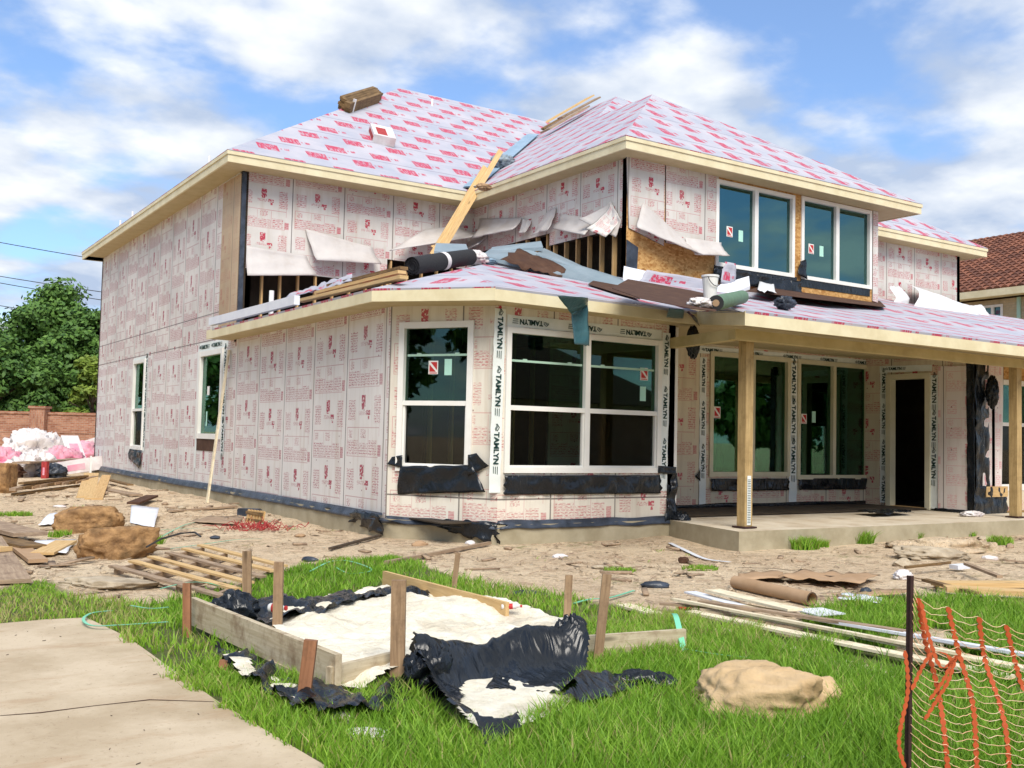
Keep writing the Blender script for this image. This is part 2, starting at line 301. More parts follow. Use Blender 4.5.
# ------------------------------------------------------------------ mesh helpers
ORG = {}
class MB:
    def __init__(s): s.v = []; s.f = []; s.uv = []; s.mi = []; s.mats = []
    def _m(s, m):
        if m is None: return 0
        if m not in s.mats: s.mats.append(m)
        return s.mats.index(m)
    def face(s, pts, uvs=None, m=None):
        pts = [Vector(p) for p in pts]; i = len(s.v); s.v += pts; s.f.append(list(range(i, i+len(pts))))
        if uvs is None:
            n = (pts[1]-pts[0]).cross(pts[2]-pts[1])
            if n.length < 1e-9 and len(pts) > 3: n = (pts[2]-pts[0]).cross(pts[3]-pts[0])
            e = (pts[1]-pts[0]).normalized() if (pts[1]-pts[0]).length > (pts[2]-pts[1]).length else (pts[2]-pts[1]).normalized()
            n.normalize(); w = n.cross(e); uvs = [(p.dot(e), p.dot(w)) for p in pts]
        s.uv.append(uvs); s.mi.append(s._m(m)); return s
    def box(s, o, ax, ay, az, m=None):                 # o corner, three edge vectors
        o, ax, ay, az = map(Vector, (o, ax, ay, az))
        if ax.cross(ay).dot(az) < 0: o = o+az; az = -az
        P = lambda a, b, c: o+ax*a+ay*b+az*c
        for q in (((0,0,0),(0,1,0),(1,1,0),(1,0,0)), ((0,0,1),(1,0,1),(1,1,1),(0,1,1)), ((0,0,0),(1,0,0),(1,0,1),(0,0,1)),
                  ((1,0,0),(1,1,0),(1,1,1),(1,0,1)), ((1,1,0),(0,1,0),(0,1,1),(1,1,1)), ((0,1,0),(0,0,0),(0,0,1),(0,1,1))):
            s.face([P(*c) for c in q], None, m)
        return s
    def bar(s, a, b, w, h, up=(0, 0, 1), m=None):      # beam from a to b
        a, b = Vector(a), Vector(b); d = b-a; up = Vector(up); si = d.cross(up)
        if si.length < 1e-6: si = d.cross(Vector((1, 0, 0)))
        si.normalize(); u = si.cross(d).normalized()
        return s.box(a-si*w/2-u*h/2, d, si*w, u*h, m)
    def tube(s, path, r, n=8, cap=True, m=None, closed=False):
        path = [Vector(p) for p in path]; rs = r if isinstance(r, (list, tuple)) else [r]*len(path)
        rings = []; N = len(path); ref = None; L = 0
        for i, p in enumerate(path):
            d = (path[min(i+1, N-1)]-path[max(i-1, 0)]).normalized()
            if ref is None: ref = d.orthogonal().normalized()
            x = (ref-d*ref.dot(d)).normalized(); ref = x; y = d.cross(x)
            rings.append([p+(x*math.cos(2*math.pi*k/n)+y*math.sin(2*math.pi*k/n))*rs[i] for k in range(n)])
        for i in range(N-1):
            dl = (path[i+1]-path[i]).length
            for k in range(n):
                k2 = (k+1) % n; c = 2*math.pi*rs[i]/n
                s.face([rings[i][k], rings[i][k2], rings[i+1][k2], rings[i+1][k]], [(L, k*c), (L, (k+1)*c), (L+dl, (k+1)*c), (L+dl, k*c)], m)
            L += dl
        if cap: s.face(rings[0][::-1], None, m); s.face(rings[-1], None, m)
        return s
    def build(s, name, mat=None, parent=None, smooth=False, merge=False):
        v = np.array([tuple(p) for p in s.v]); lo = v.min(0); hi = v.max(0)
        loc = Vector(((lo[0]+hi[0])/2, (lo[1]+hi[1])/2, lo[2]))
        me = bpy.data.meshes.new(name); me.from_pydata([tuple(Vector(p)-loc) for p in s.v], [], s.f)
        ul = me.uv_layers.new(name='UVMap'); ul.data.foreach_set('uv', [c for f in s.uv for p in f for c in p])
        mats = s.mats if s.mats and s.mats != [None] else [mat]
        for x in mats: me.materials.append(M[x or mat])
        me.polygons.foreach_set('material_index', s.mi)
        if smooth: me.polygons.foreach_set('use_smooth', [True]*len(me.polygons))
        if merge or smooth:
            import bmesh
            bm = bmesh.new(); bm.from_mesh(me); bmesh.ops.remove_doubles(bm, verts=bm.verts, dist=1e-4); bm.to_mesh(me); bm.free()
        me.update(); return link(name, me, loc, parent)
def link(name, me, loc, parent=None):
    o = bpy.data.objects.new(name, me); C.objects.link(o); ORG[o.name] = Vector(loc)
    if parent: o.parent = parent; o.location = Vector(loc)-ORG[parent.name]
    else: o.location = loc
    return o
def tag(o, label=None, cat=None, group=None, kind=None):
    if label: o['label'] = label
    if cat: o['category'] = cat
    if group: o['group'] = group
    if kind: o['kind'] = kind
    return o
def empty(name, loc, label, cat, group=None): return tag(link(name, None, Vector(loc)), label, cat, group)
def fast(name, v, f, mat, parent=None, tone=None, smooth=False, loc=None, uv=None):
    v = np.asarray(v, float); f = np.asarray(f, np.int32); k = f.shape[1]
    if loc is None: lo = v.min(0); hi = v.max(0); loc = Vector(((lo[0]+hi[0])/2, (lo[1]+hi[1])/2, lo[2]))
    me = bpy.data.meshes.new(name); me.vertices.add(len(v)); me.vertices.foreach_set('co', (v-np.array(loc)).ravel())
    me.loops.add(f.size); me.loops.foreach_set('vertex_index', f.ravel()); me.polygons.add(len(f))
    me.polygons.foreach_set('loop_start', np.arange(0, f.size, k)); me.polygons.foreach_set('loop_total', np.full(len(f), k))
    if smooth: me.polygons.foreach_set('use_smooth', np.ones(len(f), bool))
    if tone is not None:
        a = me.attributes.new('tone', 'FLOAT', 'POINT'); a.data.foreach_set('value', tone)
    if uv is not None: me.uv_layers.new(name='UVMap').data.foreach_set('uv', np.asarray(uv)[f.ravel()].ravel())
    me.materials.append(M[mat]); me.update(calc_edges=True); me.validate(); return link(name, me, loc, parent)

def inpoly(x, y, P):
    x = np.asarray(x, float); y = np.asarray(y, float); r = np.zeros(x.shape, bool); n = len(P)
    for i in range(n):
        x1, y1 = P[i][0], P[i][1]; x2, y2 = P[(i+1) % n][0], P[(i+1) % n][1]
        c = ((y1 > y) != (y2 > y)); r ^= c & (x < (x2-x1)*(y-y1)/((y2-y1) if y2 != y1 else 1e-9)+x1)
    return r
def gpoly(px): return [tuple(onz(x, y, 0))[:2] for x, y in px]
def nz(x, y, z=0.0): return noise.fractal(Vector((x, y, z)), 1.0, 2.0, 5)
def npn(x, y, sc, seed=0):                              # cheap smooth pseudo-noise on arrays
    x = np.asarray(x)*sc; y = np.asarray(y)*sc; s = 0; r = np.random.default_rng(seed)
    for k in range(7):
        a = r.uniform(0, 6.28); fr = 1.5**k*.7; s = s+np.sin(fr*(x*math.cos(a)+y*math.sin(a))+r.uniform(0, 6.28)+1.3*np.sin(fr*.6*(y*math.cos(a)-x*math.sin(a))+k))/1.5**(k*.7)
    return s/2.6

# ------------------------------------------------------------------ ground, lawn, driveway
DRIVE = gpoly([(-160, 634), (0, 626), (86, 620), (128, 640), (158, 662), (215, 703), (262, 732), (325, 770), (470, 860), (700, 1100)])+[(-1.2, -3), (-8, -3), (-8, 8)]
DRIVE = gpoly([(0, 626), (45, 622), (86, 620), (128, 640), (158, 662), (215, 703), (262, 732), (325, 770)])+[(1.75, 2.0), (1.7, -6), (-6, -6), (-6, 7.2), (0.2, 8.6)]
LAWN = gpoly([(-60, 586), (0, 588), (40, 578), (75, 600), (150, 604), (230, 588), (300, 566), (395, 556), (440, 575), (505, 592), (560, 598), (615, 605), (700, 615), (760, 632), (800, 640), (812, 614), (880, 604), (960, 600), (1024, 604), (1120, 600)])+[(14, 1), (14, -8), (-9, -8), (-9, 9)]
BARE = [gpoly([(875, 640), (935, 628), (975, 640), (950, 652), (895, 652)])]
def hgt(x, y):
    x = np.asarray(x, float); y = np.asarray(y, float)
    h = .03*npn(x, y, 1.1, 1)+.024*npn(x, y, 3.6, 2)
    hill = .05*npn(x, y, .35, 3)
    near = np.clip((y-8)/5, 0, 1)
    h = h*(.4+.6*near)+hill*near
    return h
def hz(x, y): return float(hgt(x, y))
def gp(px, py, dz=0.0):
    p = onz(px, py, 0); return Vector((p.x, p.y, hz(p.x, p.y)+dz))
def axis(a, b, st, far):
    c = list(np.arange(a, b+1e-6, st)); d = st; x = c[-1]
    while x < far: d *= 1.35; x += d; c.append(x)
    d = st; x = c[0]; l = []
    while x > -far: d *= 1.35; x -= d; l.append(x)
    return np.array(l[::-1]+c)
gx = axis(-4, 24, .14, 2500); gy = axis(1, 34, .14, 2500)
GX, GY = np.meshgrid(gx, gy); ind = inpoly(GX, GY, DRIVE); H = hgt(GX, GY)
H[(np.abs(GX) > 60) | (np.abs(GY) > 80)] = 0; H[ind] = -.03
inh = (GX > 7.2) & (GX < 28) & (GY > 14.6) & (GY < 35); H[inh] = -.1
V = np.stack([GX, GY, H], -1).reshape(-1, 3); nx_, ny_ = len(gx), len(gy)
ii = (np.arange(ny_-1)[:, None]*nx_+np.arange(nx_-1)[None]).ravel(); Fq = np.stack([ii, ii+1, ii+1+nx_, ii+nx_], 1)
gr = fast('ground', V, Fq, 'soil', smooth=True, loc=(0, 0, 0)); tag(gr, 'sandy trampled building site ground running to the lawn', None, None, 'structure')
lw = inpoly(V[:, 0], V[:, 1], LAWN).astype(float)
for P__ in BARE: lw[inpoly(V[:, 0], V[:, 1], P__)] = 0
a = gr.data.attributes.new('lawn', 'FLOAT', 'POINT'); a.data.foreach_set('value', lw)
dp = [Vector((x, y, .02)) for x, y in DRIVE]; b = MB(); b.face(dp[::-1] if (lambda P: sum(P[i][0]*P[(i+1) % len(P)][1]-P[(i+1) % len(P)][0]*P[i][1] for i in range(len(P))))(DRIVE) < 0 else dp)
for i in range(len(dp)):
    p, q = dp[i], dp[(i+1) % len(dp)]; b.face([p, q, q-Vector((0, 0, .1)), p-Vector((0, 0, .1))])
tag(b.build('driveway', 'driveway'), 'worn beige concrete driveway slab at the lower left', None, None, 'structure')

_jp = [Vector((*tuple(onz(x, y, .02))[:2], .0225)) for x, y in ((0, 716), (40, 713), (95, 706), (150, 700), (214, 702))]
b = MB()
for i in range(4):
    p, q = _jp[i], _jp[i+1]; w0, w1 = Vector((0, .004+.004*(i % 2), 0)), Vector((0, .004+.004*((i+1) % 2), 0)); b.face([p-w0, q-w1, q+w1, p+w0])
tag(b.build('joint', 'felt_brown', None), 'dark crack running across the driveway slab', None, None, 'structure')
def blades(n, sampler, hmin, hmax, width, lean, tonef, seed, hf=None):
    r = np.random.default_rng(seed); x, y = sampler(r, n); n = len(x)
    h = r.uniform(hmin, hmax, n)*(hf(x, y) if hf is not None else 1); a = r.uniform(0, 2*np.pi, n); la = r.uniform(0, 2*np.pi, n); ln = h*r.uniform(.15, lean, n)
    w = width*r.uniform(.6, 1.3, n); z = hgt(x, y)-.01; dx, dy = np.cos(a)*w/2, np.sin(a)*w/2; lx, ly = np.cos(la)*ln, np.sin(la)*ln
    P = lambda fx, t, zz: np.stack([x+dx*fx+lx*t, y+dy*fx+ly*t, z+h*zz], 1)
    v = np.stack([P(-1, 0, 0), P(1, 0, 0), P(.8, .3, .55), P(-.8, .3, .55), P(.05, 1, 1), P(-.05, 1, 1)], 1).reshape(-1, 3)
    b0 = np.arange(n)*6; f = np.concatenate([np.stack([b0, b0+1, b0+2, b0+3], 1), np.stack([b0+3, b0+2, b0+4, b0+5], 1)])
    tn = np.clip(tonef(x, y)+r.normal(0, .16, n), 0, 1); tn[r.random(n) < np.clip(.05+.10*(npn(x, y, 1.8, 55)-.3), .03, .35)] = .97
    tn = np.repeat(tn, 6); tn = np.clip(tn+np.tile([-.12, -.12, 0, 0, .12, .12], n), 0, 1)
    return v, f, tn
FORM = gpoly([(196, 632), (318, 698), (345, 706), (400, 688), (470, 742), (520, 738), (575, 690), (596, 655), (560, 615), (500, 606), (440, 596), (385, 585), (300, 605), (250, 606)])
BOULD = gpoly([(700, 690), (740, 675), (800, 680), (835, 700), (822, 728), (780, 735), (735, 700)])
TRIM = gpoly([(622, 606), (700, 606), (800, 626), (1010, 668), (1060, 680), (1060, 706), (985, 704), (850, 668), (740, 640)])
def lawn_ok(x, y):
    k = inpoly(x, y, LAWN) & ~inpoly(x, y, DRIVE) & ~inpoly(x, y, FORM) & ~inpoly(x, y, BOULD) & ~(inpoly(x, y, TRIM) & (npn(x, y, 9, 77) < .35))
    for p in BARE: k &= ~inpoly(x, y, p)
    return k
def lawn_sampler(x0, x1, y0, y1):
    def s(r, n):
        x = r.uniform(x0, x1, n); y = r.uniform(y0, y1, n); j = .12*npn(x, y, 6, 9)*(y > 5.5)
        k = lawn_ok(x+j+.05*npn(x, y, 14, 19), y+j) & ((npn(x, y, 1.3, 12)+.5*npn(x, y, 5, 13) > -.95+.9*(y > 7.2)) | (r.random(n) < .25)); 
        return x[k], y[k]
    return s
tf = lambda x, y: .56+.24*npn(x, y, 1.0, 5)+.12*npn(x, y, 5, 6)+.18*(x < 2.2)
def hf(x, y):
    d = np.hypot(x, y); base = np.clip(1.05+.35*npn(x, y, 1.6, 8), .45, 1.5)
    left = np.clip((x-1.2)/1.2, 0, 1); return base*(.55+.45*left)*np.clip(1.15-(y-6)*.10, .5, 1.1)
vs_, fs_, ts_ = [], [], []; off = 0
for (n, box, sd_) in ((150000, (1.2, 7.2, 1.6, 6.6), 1), (110000, (-1.5, 9.5, 5.2, 12.0), 2), (40000, (7.2, 11.5, 1.6, 5.6), 5), (26000, (-6, 14, -4, 2), 3)):
    v, f, tn = blades(n, lawn_sampler(*box), .055, .135, .0085 if sd_ == 1 else .011, .9, tf, sd_, hf)
    vs_.append(v); fs_.append(f+off); ts_.append(tn); off += len(v)
tag(fast('grass', np.concatenate(vs_), np.concatenate(fs_), 'grass', tone=np.concatenate(ts_), loc=(0, 0, 0)), 'long bright green grass around the form and driveway', 'grass', None, 'stuff')
# sparse low weeds dotted through the dirt
def dirt_sampler(r, n):
    x = r.uniform(-1, 18, n); y = r.uniform(6, 22, n); k = (npn(x, y, 1.4, 21)+.5*npn(x, y, 6, 22) > 1.12) & ~inpoly(x, y, LAWN) & ~((x > 6.7) & (y > 12)) & ~((x > 10.3) & (y > 10.1)) & ((x < 6.9) | (y < 12)); return x[k], y[k]
v, f, tn = blades(60000, dirt_sampler, .02, .06, .011, 1.2, lambda x, y: .75+.1*npn(x, y, 3, 5), 4)
tag(fast('sparse_weeds', v, f, 'grass', tone=tn, loc=(0, 0, 0)), 'thin patchy weeds dotted over the sandy dirt', 'weeds', None, 'stuff')
def scatter(name, n, mat, label, cat, sampler, lo, hi, flat=.6, seed=5):
    r = np.random.default_rng(seed); x, y = sampler(r, n); n = len(x); s_ = r.uniform(lo, hi, n)**1.0; z = hgt(x, y)
    base = np.array([(1, 0, 0), (-.5, .8, 0), (-.6, -.7, 0), (.1, .1, 1), (.2, -.9, .1)]); v = np.zeros((n, 5, 3))
    for k in range(5): v[:, k] = (base[k]+r.normal(0, .25, (n, 3)))*s_[:, None]*np.array([1, 1, flat])+np.stack([x, y, z], 1)
    b0 = np.arange(n)*5; f = np.concatenate([np.stack([b0+a_, b0+b_, b0+c_], 1) for a_, b_, c_ in ((0, 1, 3), (1, 2, 3), (2, 4, 3), (4, 0, 3))])
    return tag(fast(name, v.reshape(-1, 3), f, mat, loc=(0, 0, 0)), label, cat, None, 'stuff')
def dirt_all(r, n):
    x = r.uniform(-2, 20, n); y = r.uniform(6, 26, n); k = ~inpoly(x, y, LAWN) & ~((x > 6.75) & (y > 12.2)) & ~((x > 10.4) & (y > 10.2)) & ((npn(x, y, 1.2, 31) > .1) | (r.random(n) < .3)); return x[k], y[k]
scatter('dirt_clods', 12000, 'soil', 'loose clods and crumbs of dirt over the site', 'dirt clods', dirt_all, .012, .05)
scatter('stone_chips', 700, 'rubble', 'small pale stone and mortar chips over the dirt', 'stone chips', dirt_all, .012, .04, .6, 8)
def twig_stuff():
    r = np.random.default_rng(3); x, y = dirt_all(r, 6500); n = len(x); a = r.uniform(0, 6.28, n); L = r.uniform(.04, .22, n); w = r.uniform(.003, .009, n); z = hgt(x, y)+.008
    d = np.stack([np.cos(a)*L, np.sin(a)*L, r.uniform(0, .02, n)], 1); s_ = np.stack([-np.sin(a)*w, np.cos(a)*w, 0*a], 1); c = np.stack([x, y, z], 1); u = np.array([0, 0, .008])
    v = np.stack([c-s_, c+s_, c+s_+d, c-s_+d, c+u, c+d+u], 1).reshape(-1, 3); b0 = np.arange(n)*6
    f = np.concatenate([np.stack([b0, b0+4, b0+5, b0+3], 1), np.stack([b0+4, b0+1, b0+2, b0+5], 1)])
    return tag(fast('wood_splinters', v, f, 'old_wood', loc=(0, 0, 0), uv=v[:, :2]), 'thin wood splinters and straw lying over the dirt', 'splinters', None, 'stuff')
twig_stuff()
def scrap_stuff():
    r = np.random.default_rng(14); x, y = dirt_all(r, 900); n = len(x); V_ = []; F_ = []; idx = np.array([[0, 3, 2, 1], [4, 5, 6, 7], [0, 1, 5, 4], [1, 2, 6, 5], [2, 3, 7, 6], [3, 0, 4, 7]])
    for i in range(n):
        L, w, h, a_ = r.uniform(.08, .42), r.uniform(.02, .09), r.uniform(.008, .03), r.uniform(0, 6.28); c, s_ = math.cos(a_), math.sin(a_); z = hz(x[i], y[i])+.006; t = r.uniform(-.03, .05)
        for zz_ in (0, h):
            for u_, v_ in ((-L/2, -w/2), (L/2, -w/2), (L/2*r.uniform(.8, 1), w/2), (-L/2, w/2)): V_.append((x[i]+u_*c-v_*s_, y[i]+u_*s_+v_*c, z+zz_+t*(u_/L+.5)))
        F_.append(idx+i*8)
    v = np.array(V_); return tag(fast('wood_scraps', v, np.concatenate(F_), 'old_wood', loc=(0, 0, 0), uv=v[:, :2]), 'hundreds of broken lath and wood scraps strewn over the dirt', 'wood scraps', None, 'stuff')
scrap_stuff()

# ------------------------------------------------------------------ the house under construction
house = empty('house', (6.9, 12.4, 0), 'two storey house under construction, wrapped in red printed white sheathing with pinkish printed roof underlayment', 'house')
ZF = .27
def walls(name, o, u, length, z0, z1, mat, openings=(), th=.14, parent=house, uoff=0.0, inner='interior_shade', voff=0.0):
    """wall slab standing on line o + u*t; outward normal is u x z"""
    o = Vector((*o, 0)); u = Vector((*u, 0)).normalized(); n = u.cross(Vector((0, 0, 1))); b = MB()
    us = sorted({0, length, *[min(max(a, 0), length) for q in openings for a in q[:2]]}); zs = sorted({z0, z1, *[min(max(a, z0), z1) for q in openings for a in q[2:]]})
    solid = {}
    for i in range(len(us)-1):
        for j in range(len(zs)-1):
            cu, cz = (us[i]+us[i+1])/2, (zs[j]+zs[j+1])/2
            solid[i, j] = not any(a < cu < b_ and c < cz < d for a, b_, c, d in openings)
    P = lambda a, z, d: o+u*a-n*d+Vector((0, 0, z))
    for (i, j), s in solid.items():
        if not s: continue
        a, c, d, e = us[i], us[i+1], zs[j], zs[j+1]
        b.face([P(a, d, 0), P(c, d, 0), P(c, e, 0), P(a, e, 0)], [(a+uoff, d+voff), (c+uoff, d+voff), (c+uoff, e+voff), (a+uoff, e+voff)], mat)
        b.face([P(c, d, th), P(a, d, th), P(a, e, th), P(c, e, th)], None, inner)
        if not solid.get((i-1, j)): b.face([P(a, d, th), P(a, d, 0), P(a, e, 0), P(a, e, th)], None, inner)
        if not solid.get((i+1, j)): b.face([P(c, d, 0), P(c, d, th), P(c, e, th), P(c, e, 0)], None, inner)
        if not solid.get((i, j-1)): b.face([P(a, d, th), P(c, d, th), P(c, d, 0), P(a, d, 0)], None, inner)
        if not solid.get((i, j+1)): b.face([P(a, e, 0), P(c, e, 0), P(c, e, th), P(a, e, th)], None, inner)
    w = b.build(name, mat, parent); return w
class Frame:                                             # wall-local coordinates: (a along, z up, d outwards)
    def __init__(s, o, u): s.o = Vector((*o, 0)); s.u = Vector((*u, 0)).normalized(); s.n = s.u.cross(Vector((0, 0, 1)))
    def P(s, a, z, d=0.0): return s.o+s.u*a+s.n*d+Vector((0, 0, z))
    def px(s, x, y, d=0.0):                              # pixel -> (a, z) on this wall
        p = onp(x, y, s.o+s.n*d, s.n); q = p-s.o; return q.dot(s.u), p.z
    def box(s, b, a0, a1, z0, z1, d0, d1, m=None): return b.box(s.P(a0, z0, d0), s.u*(a1-a0), Vector((0, 0, z1-z0)), s.n*(d1-d0), m)
WL = Frame((6.9, 35.1), (0, -1)); WLlen = 21.15          # a = 35.1 - y
WA = Frame((6.9, 13.95), (1.0, -1.55)); Alen = math.hypot(1.0, 1.55)
WB = Frame((7.9, 12.4), (1, 0)); WPs = Frame((11.25, 12.4), (0, 1))
WP = Frame((11.25, 14.1), (1, 0)); WD = Frame((18.2, 14.1), (0, -1)); WR = Frame((18.2, 11.6), (1, 0))
WF = Frame((6.9, 21.2), (1, 0)); WS = Frame((12.65, 21.2), (0, -1)); WU = Frame((12.65, 15.4), (1, 0)); WE = Frame((20.3, 17.6), (1, 0))
Y2 = 35.1-21.2

# windows given as wall-local rectangles (a0,a1,z0,z1)
def wy(y0, y1): return (35.1-y0, 35.1-y1)
win1 = (*wy(30.15, 28.85), .98, 3.42); win2 = (*wy(23.75, 22.05), 1.36, 3.30)
def prect(fr, x0, y0, x1, y1, xb0=None, yb=None):
    a0, z1 = fr.px(x0, y0); a1, z2 = fr.px(x1, y1); _, z0 = fr.px(xb0 or x0, yb); return (a0, a1, z0, (z1+z2)/2)
winA = prect(WA, 402, 323, 473, 324, 402, 469); winB = prect(WB, 508, 326, 660, 345, 508, 471)
winP1 = prect(WP, 711, 352, 789, 360, 711, 475); winP2 = prect(WP, 798, 360, 868, 367, 798, 478)
doorD = (WD.px(888, 372)[0], WD.px(930, 370)[0], ZF, 2.98)
winU1 = (15.05-12.65, 17.38-12.65, 5.2, 6.97); winU2 = (17.66-12.65, 20.02-12.65, 5.2, 7.0)
winR = (.55, 1.9, .72, 2.85)
SIDE_GAP = (0, 5.5, 4.7, 5.95)

# concrete foundation (stands under the walls) and porch slab
FP = [(6.84, 35.2), (6.84, 13.93), (7.87, 12.34), (11.25, 12.34), (11.25, 14.0), (18.14, 14.0), (18.14, 11.54), (28, 11.54), (28, 35.2)]
b = MB(); n_ = len(FP)
b.face([Vector((x, y, ZF-.01)) for x, y in FP][::1])
for i in range(n_):
    p, q = FP[i], FP[(i+1) % n_]; b.face([Vector((*p, -.25)), Vector((*q, -.25)), Vector((*q, ZF-.01)), Vector((*p, ZF-.01))])
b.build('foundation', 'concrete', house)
b = MB(); SP = [(11.12, 12.33), (10.68, 10.40), (30, 10.12), (30, 11.53), (18.13, 11.53), (18.13, 13.99), (11.26, 13.99), (11.26, 12.33)]
b.face([Vector((x, y, ZF-.012)) for x, y in SP], [(x, y) for x, y in SP], 'slab_concrete')
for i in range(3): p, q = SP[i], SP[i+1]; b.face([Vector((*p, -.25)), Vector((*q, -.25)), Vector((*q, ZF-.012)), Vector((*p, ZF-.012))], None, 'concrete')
b.build('porch_slab', 'slab_concrete', house)

walls('wall', (6.9, 35.1), (0, -1), Y2, ZF-.02, 3.5, 'foam_side', [win1])
walls('wall', (6.9, 35.1), (0, -1), Y2, 3.5, 7.05, 'foam_side_upper')
walls('wall', (6.9, 21.2), (0, -1), 21.2-13.95, ZF-.02, 3.45, 'foam_side', [], uoff=Y2)
# second tall window sits across the first wall piece: cut by its own wall piece
bpy.data.objects.remove(bpy.data.objects['wall'], do_unlink=True)
walls('wall', (6.9, 35.1), (0, -1), Y2, ZF-.02, 3.5, 'foam_side', [win1, win2])
walls('wall', (6.9, 13.95), (1.0, -1.55), Alen, ZF-.02, 3.45, 'foam_front', [winA], uoff=.0)
walls('wall', (7.9, 12.4), (1, 0), 3.35, ZF-.02, 3.45, 'foam_front', [winB], uoff=.3)
walls('wall', (11.25, 12.4), (0, 1), 1.7, ZF-.02, 3.4, 'foam_porch', [], uoff=.1)
walls('wall', (11.25, 14.1), (1, 0), 6.95, ZF+.06, 3.4, 'foam_porch', [winP1, winP2], uoff=.2)
walls('wall', (18.2, 14.1), (0, -1), 2.5, ZF+.02, 3.4, 'foam_porch', [doorD], uoff=.55)
walls('wall', (18.2, 11.6), (1, 0), 8.7, ZF, 3.4, 'osb', [winR], uoff=.2)
# upper walls
walls('wall', (6.9, 21.2), (1, 0), 5.75, 3.4, 7.05, 'foam_upper', [(0.02, 3.45, 3.6, 4.98), (3.45, 5.75, 3.6, 5.55)], uoff=.1)
walls('wall', (12.65, 21.2), (0, -1), 5.8, 3.4, 7.05, 'foam_upper', [(0, 3.2, 3.8, 5.95), (3.2, 5.66, 3.8, 5.68)], uoff=.6)
walls('wall', (12.65, 15.4), (1, 0), 7.65, 3.4, 7.05, 'osb', [winU1, winU2])
walls('wall', (20.3, 15.4), (0, 1), 2.2, 3.4, 7.05, 'foam_upper')
walls('wall', (20.3, 17.6), (1, 0), 6.6, 3.4, 7.05, 'foam_upper', uoff=.4)
walls('wall', (26.9, 17.6), (0, 1), 17.5, ZF, 7.05, 'foam_upper'); walls('wall', (26.9, 11.6), (0, 1), 5.9, ZF, 3.4, 'foam_upper'); walls('wall', (26.9, 35.1), (-1, 0), 20, ZF, 7.05, 'foam_upper')
# interior: upper floor, dark partitions added to block light, rows of studs behind the glass
def part(b, name, mat, smooth=False): return b.build(name, mat, house, smooth)
b = MB(); b.box((7.1, 21.35, 3.44), (19, 0, 0), (0, 13.6, 0), (0, 0, .25)); part(b, 'upper_floor', 'interior_shade')
b = MB(); b.box((12.85, 15.6, 3.44), (7.3, 0, 0), (0, 5.7, 0), (0, 0, .25)); part(b, 'upper_floor', 'interior_shade')
b = MB(); b.box((7.2, 21.4, .3), (0, .1, 0), (19, 0, 0), (0, 0, 3.1)); b.box((12.9, 19.9, 3.8), (7, 0, 0), (0, .1, 0), (0, 0, 3.2)); b.box((17.2, 16.3, .3), (0, 5, 0), (.1, 0, 0), (0, 0, 3)); b.box((20.6, 11.8, .3), (0, 9.5, 0), (.1, 0, 0), (0, 0, 3)); b.box((7.1, 12.6, ZF+.004), (19.6, 0, 0), (0, 22, 0), (0, 0, .02)); b.box((11.5, 14.35, 3.32), (15, 0, 0), (0, 6.9, 0), (0, 0, .05)); b.box((9.4, 17.4, .3), (7.7, 0, 0), (0, .1, 0), (0, 0, 3.0)); b.box((7.4, 21.9, 3.8), (5.3, 0, 0), (0, .1, 0), (0, 0, 3.2)); b.box((13.5, 15.9, 3.8), (.1, 0, 0), (0, 4, 0), (0, 0, 3.2)); part(b, 'shade_partition', 'interior_shade')
def studrow(fr, a0, a1, z0, z1, d, st=.405, parent=house):
    a = a0+.1
    while a < a1-.03:
        b = MB(); fr.box(b, a, a+.04, z0, z1, d-.10, d); b.build('stud', 'stud_wood', parent); a += st
studrow(WF, 0, 3.4, 3.55, 5.0, -.03); studrow(WF, 3.45, 5.75, 3.6, 5.6, -.03); studrow(WS, .1, 3.2, 3.7, 5.98, -.03); studrow(WS, 3.2, 5.66, 3.7, 5.7, -.03)
b = MB(); b.bar(WF.P(3.35, 5.02, -.05), WF.P(4.2, 4.55, -.05), .04, .14, WF.n); part(b, 'stud_brace', 'stud_wood')
inr = Frame((7.9, 15.0), (1, 0)); studrow(inr, .2, 3.6, .3, 3.3, 0, .41)
walls('wall', (10.3, 14.6), (1, 0), .8, .3, 3.2, 'foam_porch', th=.05)
inr2 = Frame((13.0, 15.9), (1, 0)); studrow(inr2, .2, 4, .3, 3.3, 0, .62)

# ---- swept trim: fascia and soffit along eaves
def sweep(name, path, prof, mat, left=True):
    """path of (x,y,z), prof of (offset outward, dz); outward = right-hand side of travel"""
    pts = [Vector(p) for p in path]; offs = []
    for i, p in enumerate(pts):
        ns = []
        for j in (i-1, i):
            if 0 <= j < len(pts)-1: d = pts[j+1]-pts[j]; d.z = 0; d.normalize(); ns.append(Vector((d.y, -d.x, 0)))
        m = sum(ns, Vector()).normalized(); k = 1/max(.3, m.dot(ns[0])); offs.append(m*k)
    b = MB(); P = [[p+o*a+Vector((0, 0, z)) for a, z in prof] for p, o in zip(pts, offs)]; L = 0
    for i in range(len(pts)-1):
        dl = (pts[i+1]-pts[i]).length
        for k in range(len(prof)):
            k2 = (k+1) % len(prof); b.face([P[i][k], P[i+1][k], P[i+1][k2], P[i][k2]], [(L, k*.2), (L+dl, k*.2), (L+dl, k*.2+.2), (L, k*.2+.2)])
        L += dl
    b.face(P[0][::-1]); b.face(P[-1]); return b.build(name, mat, house)
up = [(6.4, 35.7), (6.4, 20.6), (12.2, 20.6), (12.2, 14.9), (21.2, 14.9), (21.2, 17.1), (27.4, 17.1), (27.4, 35.7), (6.4, 35.7)]
FASC = [(0, 0), (.02, 0), (.02, .235), (-.02, .235), (-.02, 0)]
sweep('fascia', [(x, y, 7.03) for x, y in up], FASC, 'fascia'); sweep('fascia_trim', [(x, y, 7.185) for x, y in up], [(.022, 0), (.042, 0), (.042, .07), (.022, .07)], 'fascia')
